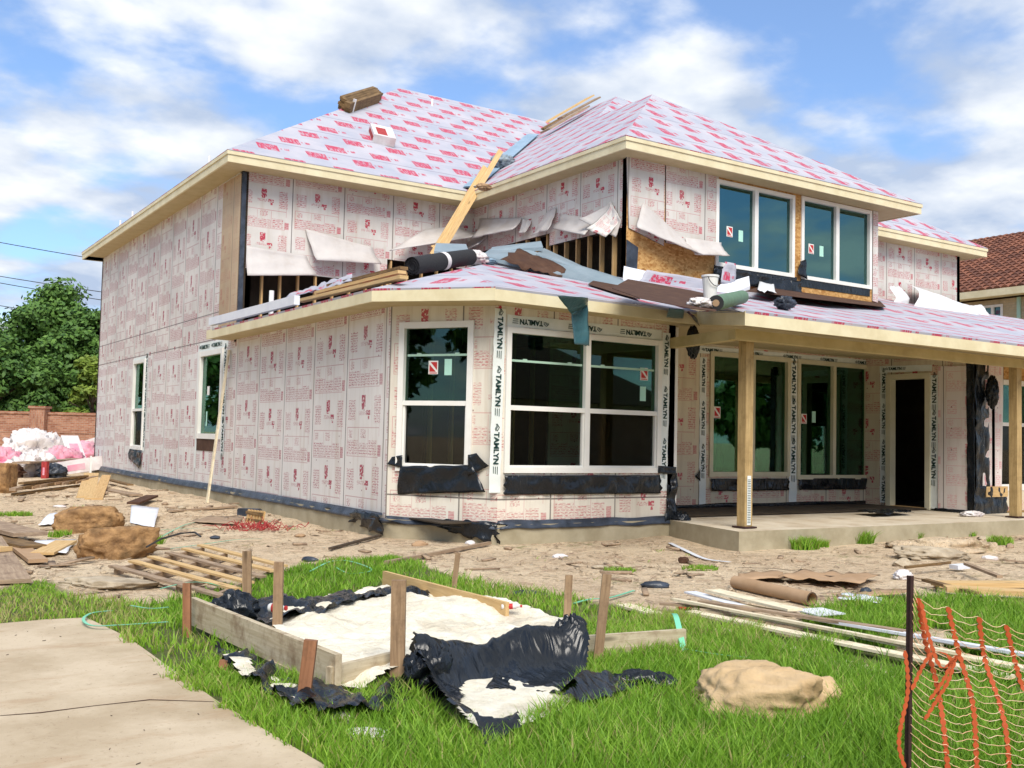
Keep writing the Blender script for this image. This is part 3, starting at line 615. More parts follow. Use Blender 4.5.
sweep('soffit', [(x, y, 7.045) for x, y in up], [(-.022, 0), (-.022, .02), (-.75, .02), (-.75, 0)], 'soffit')
low = [(6.4, 21.6, 3.44), (6.4, 13.55, 3.44), (7.5, 11.95, 3.40), (11.3, 11.95, 3.37), (10.35, 10.0, 3.12), (30, 10.0, 3.12)]
sweep('fascia', low[:4], [(0, 0), (.02, 0), (.02, .185), (-.02, .185), (-.02, 0)], 'fascia')
sweep('fascia', [(11.285, 11.95, 3.37), low[4], low[5]], [(0, 0), (.02, 0), (.02, .2), (-.02, .2), (-.02, 0)], 'fascia')
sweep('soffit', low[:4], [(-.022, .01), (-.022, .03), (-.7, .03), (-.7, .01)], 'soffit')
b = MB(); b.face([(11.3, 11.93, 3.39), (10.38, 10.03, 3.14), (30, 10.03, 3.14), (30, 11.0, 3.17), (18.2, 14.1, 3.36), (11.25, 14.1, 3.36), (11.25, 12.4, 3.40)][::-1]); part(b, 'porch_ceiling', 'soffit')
b = MB(); b.box((10.72, 10.55, 3.0), (19, -.05, 0), (0, .14, 0), (0, 0, .15)); part(b, 'porch_beam', 'beam_paint')
b = MB(); b.box((10.72, 10.69, 2.99), (.14, 0, 0), (.4, 1.7, .02), (0, 0, .16)); part(b, 'porch_beam', 'beam_paint')
for (x, y) in ((11.12, 10.72), (17.98, 10.62)):
    b = MB(); b.box((x, y, ZF+.02), (.155, 0, 0), (0, .155, 0), (0, 0, 2.74)); pp = b.build('porch_post', 'post_wood', house)
    b = MB(); b.box((x-.05, y-.05, ZF-.005), (.255, 0, 0), (0, .255, 0), (0, 0, .022)); b.build('base_plate', 'rust', pp)
    if x < 12:
        b = MB(); b.box((x+.045, y-.006, ZF+.04), (.075, 0, 0), (0, .005, 0), (0, 0, .72)); b.build('grade_label', 'tape_white', pp)
        b = MB()
        for k in range(26): b.box((x+.052, y-.009, ZF+.07+k*.025), (.06, 0, 0), (0, .003, 0), (0, 0, .009))
        b.build('printed_marks', 'ink_green', pp)

# ---- roof surfaces
ZT = 7.275
def slab(b, pts, udir, m=None, th=.05):
    pts = [Vector(p) for p in pts]; u = Vector(udir).normalized(); n = (pts[1]-pts[0]).cross(pts[2]-pts[0]); n.normalize()
    if n.z < 0: pts = pts[::-1]; n = -n
    w = n.cross(u); b.face(pts, [(p.dot(u), p.dot(w)) for p in pts], m)
    for i in range(len(pts)): p, q = pts[i], pts[(i+1) % len(pts)]; b.face([p-n*th, q-n*th, q, p], None, m)
    return b
s_ = .655; R2 = 7.6*s_+ZT; RB = 4.5*s_+ZT; zr = R2
E_ = lambda x, y, z=ZT: (x, y, z)
faces = [([E_(6.36, 20.56), E_(6.36, 35.74), (14.0, 28.15, zr)], (0, 1, 0)),
 ([E_(6.36, 20.56), E_(12.16, 20.56), (19.8, 28.15, zr), (14.0, 28.15, zr)], (1, 0, 0)),
 ([E_(12.16, 20.56), E_(12.16, 14.86), (16.7, 19.4, RB), (16.7, 21.6, RB), (19.8, 24.7, zr), (19.8, 28.15, zr)], (0, 1, 0)),
 ([E_(12.16, 14.86), E_(21.24, 14.86), (16.7, 19.4, RB)], (1, 0, 0)),
 ([E_(21.24, 14.86), E_(21.24, 17.06), (16.7, 21.6, RB), (16.7, 19.4, RB)], (0, 1, 0)),
 ([E_(21.24, 17.06), E_(27.44, 17.06), (19.8, 24.7, zr), (16.7, 21.6, RB)], (1, 0, 0)),
 ([E_(27.44, 17.06), E_(27.44, 35.74), (19.8, 28.15, zr), (19.8, 24.7, zr)], (0, 1, 0)),
 ([E_(6.36, 35.74), E_(27.44, 35.74), (19.8, 28.15, zr), (14.0, 28.15, zr)], (1, 0, 0))]
b = MB()
for k_, (p, u) in enumerate(faces): slab(b, p, u, 'underlayment' if k_ < 2 else 'underlayment_right', .02)
roof = part(b, 'roof', 'underlayment')
PW = lambda x: 3.64+.36*(x-6.4); PBz = lambda y: 3.60+.30*(y-11.95); PPz = lambda y: 3.33+.285*(y-10)
q = (8.2, 14.11, 4.19); ap = (12.65, 19.4, 5.6); c4 = (12.65, 15.4, 4.66)
b = MB()
slab(b, [(6.37, 21.2, 3.63), (6.37, 13.54, 3.63), q, ap, (12.65, 21.2, 5.6)], (0, 1, 0))
slab(b, [(6.37, 13.54, 3.63), (7.49, 11.92, 3.59), q], (1, -1.4, 0))
slab(b, [(7.49, 11.92, 3.59), (11.3, 11.92, 3.56), c4, ap, q], (1, 0, 0))
slab(b, [(11.3, 11.92, 3.56), (10.33, 9.97, 3.325), c4], (1, 0, 0)); slab(b, [(10.33, 9.97, 3.325), (30, 9.97, 3.325), (30, 17.6, 5.5), (20.3, 17.6, 5.5), (20.3, 15.4, 4.87), c4], (1, 0, 0))
part(b, 'lower_roof', 'underlayment_low')
# metal in the valley of the main roof, ridge strips
b = MB(); a0 = Vector((12.3, 20.7, ZT+.1)); a1 = Vector((17.6, 26.0, ZT+5.3*s_+.12)); b.face([a0+Vector((-.28, .0, .03)), a0+Vector((0, -.28, .03)), a1+Vector((0, -.28, .03)), a1+Vector((-.28, 0, .03))]); b.face([a0+Vector((-.28, .0, .0)), a1+Vector((-.28, 0, .0)), a1+Vector((0, -.28, .0)), a0+Vector((0, -.28, .0))]); part(b, 'valley_flashing', 'blue_tape')
for px, py, yy in ((432, 106, 27.0), (341, 104, 27.3)):
    p = ony(px, py, yy); b = MB(); b.tube([p-Vector((0, 0, .6)), p+Vector((0, 0, .22))], .035, 8); part(b, 'vent_pipe', 'pvc')
for py_ in (33.2, 31.6, 24.0): b = MB(); b.tube([(7.0, py_, 7.3), (7.0, py_, 8.0)], .03, 8); part(b, 'vent_pipe', 'pvc')

# ---- windows
def text_mesh(word, size, mat, parent, fr, a, z, d, rot, name='lettering', th=.002):
    cu = bpy.data.curves.new('t', 'FONT'); cu.body = word; cu.size = size; cu.extrude = th; cu.align_x = 'CENTER'; cu.align_y = 'CENTER'; cu.resolution_u = 2; cu.offset = size*.035
    o = bpy.data.objects.new('t', cu); C.objects.link(o); dg = bpy.context.evaluated_depsgraph_get(); me = bpy.data.meshes.new_from_object(o.evaluated_get(dg)); bpy.data.objects.remove(o); bpy.data.curves.remove(cu)
    c, s = math.cos(rot), math.sin(rot); q_ = fr.P(a, z, d)
    for v in me.vertices: x, y, w = v.co; v.co = fr.u*(x*c-y*s)+Vector((0, 0, 1))*(x*s+y*c)+fr.n*w
    me.materials.clear(); me.materials.append(M[mat]); me.name = name; return link(name, me, q_, parent)
def logo(b, fr, a, z, d, s, rot):                        # small wave-and-roof mark beside the lettering
    c, sn = math.cos(rot), math.sin(rot)
    def T(x, y): return fr.P(a+(x*c-y*sn)*s, z+(x*sn+y*c)*s, d)
    for k in range(2):
        pts = [(-.5+i*.125, .12*math.sin(i*.8)+.2*k-.12) for i in range(9)]
        b.tube([T(*p) for p in pts], .045*s, 4)
    b.tube([T(-.45, .05), T(0, .45), T(.5, .1)], .05*s, 4)
def tamlyn(fr, a0, z0, a1, z1, w, parent=house, size=None, every=.75, flip=False, d=.004, ink=True):
    """wrap tape from (a0,z0) to (a1,z1) with its printing"""
    L = math.hypot(a1-a0, z1-z0); ux, uz = (a1-a0)/L, (z1-z0)/L; b = MB(); N = max(2, int(L/.12)); r = random.Random(int(abs(a0*97+z0*31)))
    pr = None
    e1 = [(-w/2+r.uniform(-.006, .006), w/2+r.uniform(-.006, .006), r.uniform(0, .006)) for _ in range(N+1)]
    for i in range(N):
        t0, t1 = i*L/N, (i+1)*L/N
        def Q(t, s, dd): return fr.P(a0+ux*t-uz*s, z0+uz*t+ux*s, dd)
        A, B = e1[i], e1[i+1]
        F_ = [Q(t0, A[0], d+A[2]), Q(t1, B[0], d+B[2]), Q(t1, B[1], d+B[2]), Q(t0, A[1], d+A[2])]
        if (F_[1]-F_[0]).cross(F_[2]-F_[1]).dot(fr.n) < 0: F_ = F_[::-1]
        b.face(F_)
    t_ = b.build('flashing_tape', 'tape_white', parent, merge=True)
    if not ink: return t_
    size = size or w*.62; rot = math.atan2(uz, ux)+(math.pi if flip else 0); t = every*.42
    while t < L-every*.25:
        ca, cz = a0+ux*t, z0+uz*t; text_mesh('TAMLYN', size, 'ink_green', t_, fr, ca, cz, d+.009, rot)
        c, s = math.cos(rot), math.sin(rot); bb = MB(); k = size*2.55
        logo(bb, fr, ca-c*k, cz-s*k, d+.010, size*.85, rot)
        for m in (-.28, 0, .28):
            x0, x1 = size*2.2, size*(3.1+.2*m); oy = m*size
            p, q_ = (ca+c*x0-s*oy, cz+s*x0+c*oy), (ca+c*x1-s*oy, cz+s*x1+c*oy); bb.bar(fr.P(p[0], p[1], d+.010), fr.P(q_[0], q_[1], d+.010), size*.09, .002, fr.n)
        bb.build('logo', 'ink_green', t_); t += every
    return t_
def sticker_set(fr, w, a, z, d, s=.2, second=None):
    b = MB(); fr.box(b, a, a+s*.8, z, z+s, d, d+.003); st = b.build('sticker', 'vinyl_white', w)
    b = MB(); k = s*.8; m = .1*k
    b.face([fr.P(a+m, z+m+.1*s, d+.005), fr.P(a+k-m-.12*k, z+m+.1*s, d+.005), fr.P(a+m, z+s-m-.18*s, d+.005)]); b.face([fr.P(a+k-m, z+m+.22*s, d+.005), fr.P(a+k-m, z+s-m-.02*s, d+.005), fr.P(a+m+.12*k, z+s-m-.02*s, d+.005)])
    b.face([fr.P(a+m, z+.05*s, d+.005), fr.P(a+k-m, z+.05*s, d+.005), fr.P(a+k-m, z+.12*s, d+.005), fr.P(a+m, z+.12*s, d+.005)])
    b.build('sticker', 'ink_red', w)
    if second:
        a2, z2, w2, h2 = second; b = MB(); fr.box(b, a2, a2+w2, z2, z2+h2, d, d+.003); b.build('sticker', 'sticker_mint', w)
def window(fr, R, cols=1, rail=None, bar=None, fw=.06, mat='vinyl_white', glass='glass', mull=.09, name='window'):
    a0, a1, z0, z1 = R; b = MB(); o = .028
    fr.box(b, a0-o, a0+fw, z0-o, z1+o, -.09, .035); fr.box(b, a1-fw, a1+o, z0-o, z1+o, -.09, .035); fr.box(b, a0+fw, a1-fw, z1-fw, z1+o, -.09, .032); fr.box(b, a0+fw, a1-fw, z0-o, z0+fw, -.09, .032)
    cw = (a1-a0-2*fw-(cols-1)*mull)/cols; cells = []
    for k in range(cols):
        c0 = a0+fw+k*(cw+mull); cells.append((c0, c0+cw))
        if k: fr.box(b, c0-mull, c0, z0+fw, z1-fw, -.088, .03)
    w = b.build(name, mat, house)
    for c0, c1 in cells:
        zs_ = z0+(z1-z0)*rail if rail else z0+fw
        b = MB(); fr.box(b, c0, c1, zs_, z1-fw, -.052, -.046); b.build('pane', glass, w)
        if rail: b = MB(); fr.box(b, c0, c1, z0+fw, zs_-.001, -.052, -.046); b.build('pane', 'glass_clear', w)
        if rail:
            zr_ = z0+(z1-z0)*rail; b = MB(); fr.box(b, c0, c1, zr_-.035, zr_+.035, -.044, .02); b.build('sash_rail', mat, w)
            b = MB(); t = .028
            for q_ in ((c0, c0+t, z0+fw, zr_-.036), (c1-t, c1, z0+fw, zr_-.036), (c0+t, c1-t, z0+fw, z0+fw+t)): fr.box(b, *q_, -.044, .0)
            b.build('lower_sash', mat, w)
        if bar:
            zb = z0+(z1-z0)*bar; b = MB(); fr.box(b, c0+.03, c1-.03, zb-.016, zb+.016, -.044, -.03)
            for q_ in (.18, .78): x = c0+(c1-c0)*q_; fr.box(b, x, x+.07, zb+.016, zb+.032, -.044, -.03)
            b.build('inner_rail', 'sash_green', w)
    return w, cells
w, c = window(WL, win1, 1, .44, None, .07); w, c = window(WL, win2, 1, None, None, .09)
b = MB(); WL.box(b, win2[0]+.5, win2[0]+.66, 2.32, 2.52, -.04, -.036); b.build('sticker', 'vinyl_white', w); b = MB(); WL.box(b, win2[0]+.48, win2[0]+.56, 1.62, 1.95, -.04, -.036); b.build('sticker', 'sticker_mint', w)
b = MB(); WL.box(b, win2[0]-.02, win2[1]-.35, 1.06, 1.33, .004, .01); part(b, 'dark_opening_panel', 'felt_brown')  # flat dark brown panel, the opening's darkness painted below the window
tamlyn(WL, win1[1]+.17, 3.45, win1[1]+.17, .92, .25, every=.8); tamlyn(WL, win2[0]-.05, 3.42, win2[1]+.35, 3.42, .2, every=.9, ink=True); tamlyn(WL, win2[1]+.17, 3.3, win2[1]+.17, 1.0, .24, every=.8); tamlyn(WL, win2[0]-.1, 3.4, win2[0]-.1, .65, .12, ink=False); tamlyn(WL, win1[0]-.1, 3.47, win1[1]+.06, 3.47, .1, ink=False)
w, c = window(WA, winA, 1, .455, .785, .065)
sa, sz = WA.px(427, 374); sa2, sz2 = WA.px(443, 375); sticker_set(WA, w, sa, sz, -.045, .20, (sa2, sz2, .12, .24))
w, c = window(WB, winB, 2, .445, .78, .055)
sa, sz = WB.px(642, 380); sticker_set(WB, w, sa, sz, -.045, .20, (sa+.0, sz-.33, .12, .23))
tamlyn(WB, winB[0]-.14, 3.36, winB[0]-.17, .72, .19, every=.83); tamlyn(WB, winB[1]+.13, 3.25, winB[1]+.10, .72, .17, every=.83); tamlyn(WB, winB[0]-.02, winB[3]+.12, winB[1]+.03, winB[3]+.12, .17, every=1.0, flip=True)
w, c = window(WP, winP1, 2, None, None, .06, 'vinyl_cream', mull=.2); sticker_set(WP, w, c[0][0]+.07, 1.97, -.045, .22)
w, c = window(WP, winP2, 2, None, None, .06, 'vinyl_cream', mull=.09); sticker_set(WP, w, c[0][0]+.1, 1.93, -.045, .2, (c[0][0]+.42, 1.96, .11, .23))
tamlyn(WP, winP1[0]-.2, 3.1, winP1[0]-.18, .33, .17, every=.8); tamlyn(WP, (winP1[1]+winP2[0])/2, 3.14, (winP1[1]+winP2[0])/2, .34, .23, every=.8)
tamlyn(WP, winP2[1]+.1, 3.1, winP2[1]+.08, .36, .12, ink=False); tamlyn(WP, winP1[0]-.45, 3.24, winP2[1]+.15, 3.27, .14, every=1.1)
b = MB(); WB.box(b, 3.352, 3.44, .32, 3.36, -.12, -.03); part(b, 'corner_board', 'vinyl_white')
# door opening with its cased frame
fr = WD; a0, a1, z0, z1 = doorD; b = MB()
fr.box(b, a0-.02, a0+.09, z0, z1+.02, -.13, .045); fr.box(b, a1-.09, a1+.02, z0, z1+.02, -.13, .045); fr.box(b, a0+.09, a1-.09, z1-.09, z1+.02, -.13, .045); dfm = part(b, 'door_frame', 'vinyl_cream')
b = MB(); fr.box(b, a0+.09, a1-.09, z0-.02, z0+.03, -.16, .05); b.build('threshold', 'stud_wood', dfm)
tamlyn(WD, a0-.1, 3.15, a0-.1, .34, .17, every=.75); tamlyn(WD, a1+.1, 2.95, a1+.08, .3, .2, every=.75); tamlyn(WD, a0-.2, 3.12, a1+.05, 3.1, .13, every=.9)
# upper windows
w, c = window(WU, winU1, 2, None, None, .055, glass='glass_low_e', mull=.11); 
sa, sz = WU.px(728, 236); sticker_set(WU, w, sa, sz, -.045, .22); b = MB(); q_ = WU.px(740, 241); WU.box(b, q_[0], q_[0]+.13, q_[1], q_[1]+.24, -.045, -.041); b.build('sticker', 'sticker_mint', w)
w, c = window(WU, winU2, 2, None, None, .055, glass='glass_low_e', mull=.11); sa, sz = WU.px(810, 253); sticker_set(WU, w, sa, sz, -.045, .22); b = MB(); q_ = WU.px(821, 256); WU.box(b, q_[0], q_[0]+.13, q_[1], q_[1]+.24, -.045, -.041); b.build('sticker', 'sticker_mint', w)
w, c = window(WR, winR, 1, .6, None, .07)
# foam boards still fixed to the osb front, and the foam right of the porch door
def board(fr, poly, mat, d0, d1, name='sheathing_board', uo=0, vo=0):
    b = MB(); f_ = [fr.P(a, z, d1) for a, z in poly]; bk = [fr.P(a, z, d0) for a, z in poly]
    ar = sum(poly[i][0]*poly[(i+1) % len(poly)][1]-poly[(i+1) % len(poly)][0]*poly[i][1] for i in range(len(poly)))
    uvs = [(a+uo, z+vo) for a, z in poly]
    if ar < 0: f_, bk, uvs = f_[::-1], bk[::-1], uvs[::-1]
    b.face(f_, uvs); b.face(bk[::-1])
    for i in range(len(f_)): j = (i+1) % len(f_); b.face([bk[i], bk[j], f_[j], f_[i]], [(0, 0), (.01, 0), (.01, .01), (0, .01)])
    return b.build(name, mat, house)
P_ = lambda fr, l: [fr.px(x, y) for x, y in l]
board(WU, P_(WU, [(626, 157), (664, 162), (663, 246), (628, 228)]), 'foam_upper', .002, .03); board(WU, P_(WU, [(665, 162), (718, 172), (716, 251), (665, 243)]), 'foam_upper', .002, .031, uo=.4, vo=.2)
board(WU, [(7.43, 4.9), (7.62, 4.88), (7.62, 7.04), (7.44, 7.04)], 'foam_upper', .002, .03)
board(WU, [(.003, 4.5), (.26, 4.5), (.30, 5.3), (.003, 5.42)], 'foil_tape', .002, .012, 'corner_foil'); board(WF, [(-.004, 3.7), (.10, 3.7), (.09, 7.03), (-.004, 7.03)], 'foil_tape', .002, .012, 'corner_foil')
board(WU, [(2.35, 4.97), (4.85, 4.95), (4.85, 5.19), (2.35, 5.19)], 'black_plastic', .004, .014, 'window_flashing'); board(WU, [(4.98, 5.0), (7.35, 5.0), (7.35, 5.19), (4.98, 5.19)], 'black_plastic', .004, .014, 'window_flashing')
board(WD, [(a1+.2, .30), (2.40, .28), (2.43, 1.6), (2.38, 2.4), (2.40, 3.1), (a1+.2, 3.12)], 'foam_clean', .003, .028, uo=.35)
board(WR, P_(WR, [(984, 362), (1002, 364), (1000, 488), (981, 486)]), 'foam_clean', .01, .035, uo=.2); board(WL, [(Y2-1.25, 3.58), (Y2-.02, 3.58), (Y2-.02, 7.0), (Y2-1.25, 7.0)], 'foam_tan', .002, .016)
board(WR, [(.95, .3), (5.4, .3), (5.4, 3.3), (1.95, 3.3), (1.95, .7), (.95, .7)], 'foam_porch', .003, .02)

# ---- thin crumpled sheets
def sheet(name, corners, nu, nv, amp, mat, parent=None, seed=0, n=None, rag=.0, bow=0.0, freq=4.0, th=.004, ridge=True):
    """bilinear patch corners p00,p10,p11,p01 with creased displacement along n"""
    p00, p10, p11, p01 = [Vector(p) for p in corners]; nn = Vector(n) if n is not None else (p10-p00).cross(p01-p00).normalized(); r = random.Random(seed); b = MB(); g_ = []
    for j in range(nv+1):
        row = []
        for i in range(nu+1):
            u, v = i/nu, j/nv; uu = u+(rag*noise.noise(Vector((v*5, seed, 1))) if i in (0, nu) else 0); vv = v+(rag*noise.noise(Vector((u*6, seed, 9))) if j in (0, nv) else 0)
            p = p00*(1-uu)*(1-vv)+p10*uu*(1-vv)+p11*uu*vv+p01*(1-uu)*vv
            k = noise.noise(p*freq+Vector((seed*3.1, 0, 0))); k = (1-abs(k)*3.2 if ridge else k)
            row.append(p+nn*(amp*k*.7+amp*.3*noise.noise(p*freq*2.2)+bow*math.sin(math.pi*v)+amp*.6))
        g_.append(row)
    for j in range(nv):
        for i in range(nu): b.face([g_[j][i], g_[j][i+1], g_[j+1][i+1], g_[j+1][i]], [(i/nu, j/nv), ((i+1)/nu, j/nv), ((i+1)/nu, (j+1)/nv), (i/nu, (j+1)/nv)])
    o = b.build(name, mat, parent, smooth=True)
    if th: m = o.modifiers.new('thick', 'SOLIDIFY'); m.thickness = th
    return o
def wsheet(fr, R, mat, name, seed, amp=.03, parent=house, rag=.018, d=.02, nu=26, nv=10, **k):     # R = 4 (a,z): bl, br, tr, tl
    return sheet(name, [fr.P(a, z, d) for a, z in R], nu, nv, amp, mat, parent, seed, fr.n, rag, **k)
wsheet(WA, P_(WA, [(398, 494), (487, 492), (474, 465), (402, 466)]), 'black_plastic', 'window_flashing', 1, .04, d=.02)
wsheet(WA, P_(WA, [(388, 464), (404, 468), (404, 455), (392, 457)]), 'black_plastic', 'window_flashing', 2, .03, nu=6, nv=5); wsheet(WA, P_(WA, [(470, 476), (490, 466), (478, 453), (470, 455)]), 'black_plastic', 'window_flashing', 3, .04, nu=8, nv=6)
wsheet(WB, [(winB[0]-.03, .69), (winB[1]+.05, .68), (winB[1]+.02, .97), (winB[0]-.03, .97)], 'black_plastic', 'window_flashing', 4, .035, nu=40)
wsheet(WB, [(winB[1]+.17, .68), (winB[1]+.33, .68), (winB[1]+.2, .82), (winB[1]+.17, .84)], 'black_plastic', 'window_flashing', 5, .02, nu=5, nv=4); wsheet(WB, [(3.1, .2), (3.4, .25), (3.38, 1.0), (3.3, 1.02)], 'black_plastic', 'corner_plastic', 6, .05, nu=8, nv=22); wsheet(WB, [(2.98, 1.0), (3.36, .98), (3.36, 1.1), (2.98, 1.12)], 'black_plastic', 'window_flashing', 61, .03, nu=8, nv=4)
for wn_, R in ((7, winP1), (8, winP2)): wsheet(WP, [(R[0]+.02, .60), (R[1]-.04, .60), (R[1]-.02, .83), (R[0]+.02, .83)], 'black_plastic', 'window_flashing', wn_, .03, nu=30, rag=.02)
wsheet(WP, [(winP1[0]-.38, .88), (winP1[0]-.27, .78), (winP1[0]-.27, 1.02), (winP1[0]-.3, .95)], 'black_plastic', 'window_flashing', 9, .02, nu=4, nv=5); wsheet(WP, [(winP2[1]+.18, .62), (winP2[1]+.35, .72), (winP2[1]+.25, .9), (winP2[1]+.18, .95)], 'black_plastic', 'window_flashing', 10, .02, nu=4, nv=5)
wsheet(WL, [(win1[0]-.1, .70), (win1[1]+.02, .45), (win1[1]+.05, .92), (win1[0]+.1, .96)], 'black_plastic', 'window_flashing', 11, .04, nu=14, nv=8)
wsheet(WD, [(2.38, .15), (2.54, .1), (2.52, 3.25), (2.36, 3.25)], 'black_plastic', 'corner_plastic', 12, .03, nu=8, nv=30); wsheet(WR, [(-.02, .12), (.44, .1), (.40, 3.22), (-.02, 3.25)], 'black_plastic', 'corner_plastic', 13, .03, nu=10, nv=30); wsheet(WR, [(-.2, .1), (1.1, .08), (.9, .75), (-.02, .8)], 'black_plastic', 'corner_plastic', 14, .05, nu=20, nv=10)
b = MB(); WR.box(b, .28, 1.0, .58, .78, .04, .07); part(b, 'sill_board', 'plank_wood')
# bunched plastic hanging at the corner under the porch ceiling
def blobmesh(name, c, r3, mat, parent=None, seed=0, amp=.35, freq=1.6, seg=20, flatb=None, ridged=False, rot=0, tilt=0, power=1.0):
    v = []; f = []; c = Vector(c); rz = Matrix.Rotation(rot, 3, 'Z') @ Matrix.Rotation(tilt, 3, 'X')
    for i in range(seg+1):
        th = math.pi*i/seg
        for j in range(seg*2):
            ph = math.pi*j/seg; d = Vector((math.sin(th)*math.cos(ph), math.sin(th)*math.sin(ph), math.cos(th)))
            if power != 1: m = max(abs(d.x), abs(d.y), abs(d.z)); d2 = d/m; d = d.lerp(d2*.86, power-1)
            k = noise.fractal(d*freq+Vector((seed*7.3, seed, 0)), 1, 2, 5); k = 1+amp*((.5-abs(k)*1.6) if ridged else k)
            p = rz @ Vector((d.x*r3[0]*k, d.y*r3[1]*k, d.z*r3[2]*k)); p = p+c
            if flatb is not None and p.z < flatb: p.z = flatb
            v.append(tuple(p))
    n = seg*2
    for i in range(seg):
        for j in range(n): f.append((i*n+j, i*n+(j+1) % n, (i+1)*n+(j+1) % n, (i+1)*n+j))
    f = np.array(f)[:, ::-1]
    o = fast(name, np.array(v), f, mat, parent, smooth=True, uv=np.array(v)[:, :2]); return o
blobmesh('hanging_plastic', WR.P(.30, 2.6, .18), (.11, .10, .27), 'black_plastic', house, 3, .5, 2.6, ridged=True)
blobmesh('hanging_plastic', (11.35, 12.1, 3.1), (.10, .10, .24), 'black_plastic', house, 5, .4, 2.6, ridged=True)
# foil strip lapping over the foundation, with loose corners
for fr_, a_, e_, sd_, zt in ((WL, .1, 21.1, 21, .34), (WA, .0, Alen, 22, .30), (WB, .0, 3.35, 23, .32)):
    sheet('sill_foil', [fr_.P(a_, ZF-.07, .075), fr_.P(e_, ZF-.07, .075), fr_.P(e_, zt, .012), fr_.P(a_, zt, .012)], int(e_*9), 4, .018, 'foil_tape', house, sd_, fr_.n, .25, freq=3)
wsheet(WP, [(0.05, .24), (6.9, .25), (6.9, .36), (.05, .36)], 'black_plastic', 'sill_foil', 24, .02, nu=60, nv=3, rag=.2, d=.01); wsheet(WD, [(a1+.15, .25), (2.4, .25), (2.4, .32), (a1+.15, .32)], 'black_plastic', 'sill_foil', 25, .02, nu=12, nv=3, rag=.2, d=.03)
wsheet(WL, [(20.1, .12), (21.35, .02), (21.15, .32), (20.3, .33)], 'black_plastic', 'sill_foil', 26, .06, nu=18, nv=6, rag=.2, d=.06); wsheet(WA, [(1.1, .13), (1.95, .0), (1.84, .30), (.9, .30)], 'black_plastic', 'sill_foil', 27, .06, nu=18, nv=6, rag=.2, d=.06)
blobmesh('sill_foil', (11.3, 12.28, .26), (.14, .14, .12), 'black_plastic', house, 8, .5, 2.4, ridged=True)

# ---- foam boards torn loose and curling off the upper walls
def curl(fr, bl, br, tr, tl, out, mat='foam_back', name='peeled_sheathing', nu=12, nv=10, power=1.6, seed=1, th=.02, tip=0.0):
    r = []; b = MB()
    for j in range(nv+1):
        v = j/nv; row = []
        for i in range(nu+1):
            u = i/nu; a = (bl[0]*(1-u)+br[0]*u)*(1-v)+(tl[0]*(1-u)+tr[0]*u)*v; z = (bl[1]*(1-u)+br[1]*u)*(1-v)+(tl[1]*(1-u)+tr[1]*u)*v
            o_ = (out[0]*(1-u)+out[1]*u)*((1-v)**power)+.035+(.02+.05*(1-v))*noise.noise(Vector((u*4, v*3, seed)))
            row.append(fr.P(a, z+tip*(1-v)**3, o_))
        r.append(row)
    for j in range(nv):
        for i in range(nu): b.face([r[j][i], r[j][i+1], r[j+1][i+1], r[j+1][i]], [(i*.1, j*.1), (i*.1+.1, j*.1), (i*.1+.1, j*.1+.1), (i*.1, j*.1+.1)])
    o = b.build(name, mat, house, smooth=True); m = o.modifiers.new('thick', 'SOLIDIFY'); m.thickness = th; m.offset = 0; return o
def pcurl(fr, px, out, **k): l = P_(fr, px); return curl(fr, *l, out, **k)
pcurl(WF, [(243, 277), (311, 277), (306, 256), (246, 246)], (.25, .3), seed=1)
pcurl(WF, [(311, 262), (374, 266), (372, 248), (305, 229)], (.3, .35), seed=2)
pcurl(WF, [(379, 256), (474, 240), (455, 226), (424, 230)], (.5, .4), seed=3, tip=.05)
pcurl(WS, [(484, 240), (523, 231), (523, 218), (481, 219)], (.3, .25), seed=4); pcurl(WS, [(470, 253), (488, 246), (488, 234), (474, 232)], (.2, .25), seed=41)
pcurl(WS, [(524, 234), (533, 234), (532, 221), (524, 219)], (.1, .2), seed=5); pcurl(WS, [(536, 236), (558, 232), (557, 208), (549, 212)], (.1, .25), seed=6)
pcurl(WS, [(560, 230), (604, 238), (590, 218), (562, 214)], (.15, .45), seed=7); pcurl(WS, [(596, 222), (621, 238), (622, 220), (612, 202)], (.4, .1), seed=8); pcurl(WS, [(607, 232), (619, 239), (620, 220), (612, 204)], (.5, .3), seed=9, mat='foam_upper')
pcurl(WU, [(628, 230), (686, 258), (690, 246), (642, 203)], (.25, .45), seed=10, power=1.3); pcurl(WU, [(682, 257), (718, 258), (720, 243), (684, 238)], (.35, .3), seed=11)
# house wrap rolling off the far right wall
wr = Frame((20.3, 17.6), (1, 0))
sheet('loose_house_wrap', [onp(912, 309, (0, 16.4, 0), (0, 1, 0)), onp(972, 329, (0, 16.4, 0), (0, 1, 0)), onp(964, 305, (0, 17.5, 0), (0, 1, 0)), onp(904, 284, (0, 17.5, 0), (0, 1, 0))], 24, 10, .10, 'house_wrap', house, 31, (0, -1, .3), .06, bow=.25, freq=1.2, ridge=False)
sheet('loose_house_wrap', [onp(889, 309, (0, 16.9, 0), (0, 1, 0)), onp(905, 308, (0, 16.9, 0), (0, 1, 0)), onp(897, 287, (0, 17.2, 0), (0, 1, 0)), onp(887, 286, (0, 17.3, 0), (0, 1, 0))], 10, 10, .08, 'house_wrap', house, 32, (0, -1, 0), .08, bow=.15, freq=1.5)
sheet('loose_house_wrap', [onp(958, 322, (0, 16.6, 0), (0, 1, 0)), onp(985, 328, (0, 16.9, 0), (0, 1, 0)), onp(978, 305, (0, 17.2, 0), (0, 1, 0)), onp(962, 306, (0, 17.2, 0), (0, 1, 0))], 10, 10, .08, 'house_wrap', house, 33, (0, -1, 0), .08, bow=.2, freq=1.5)

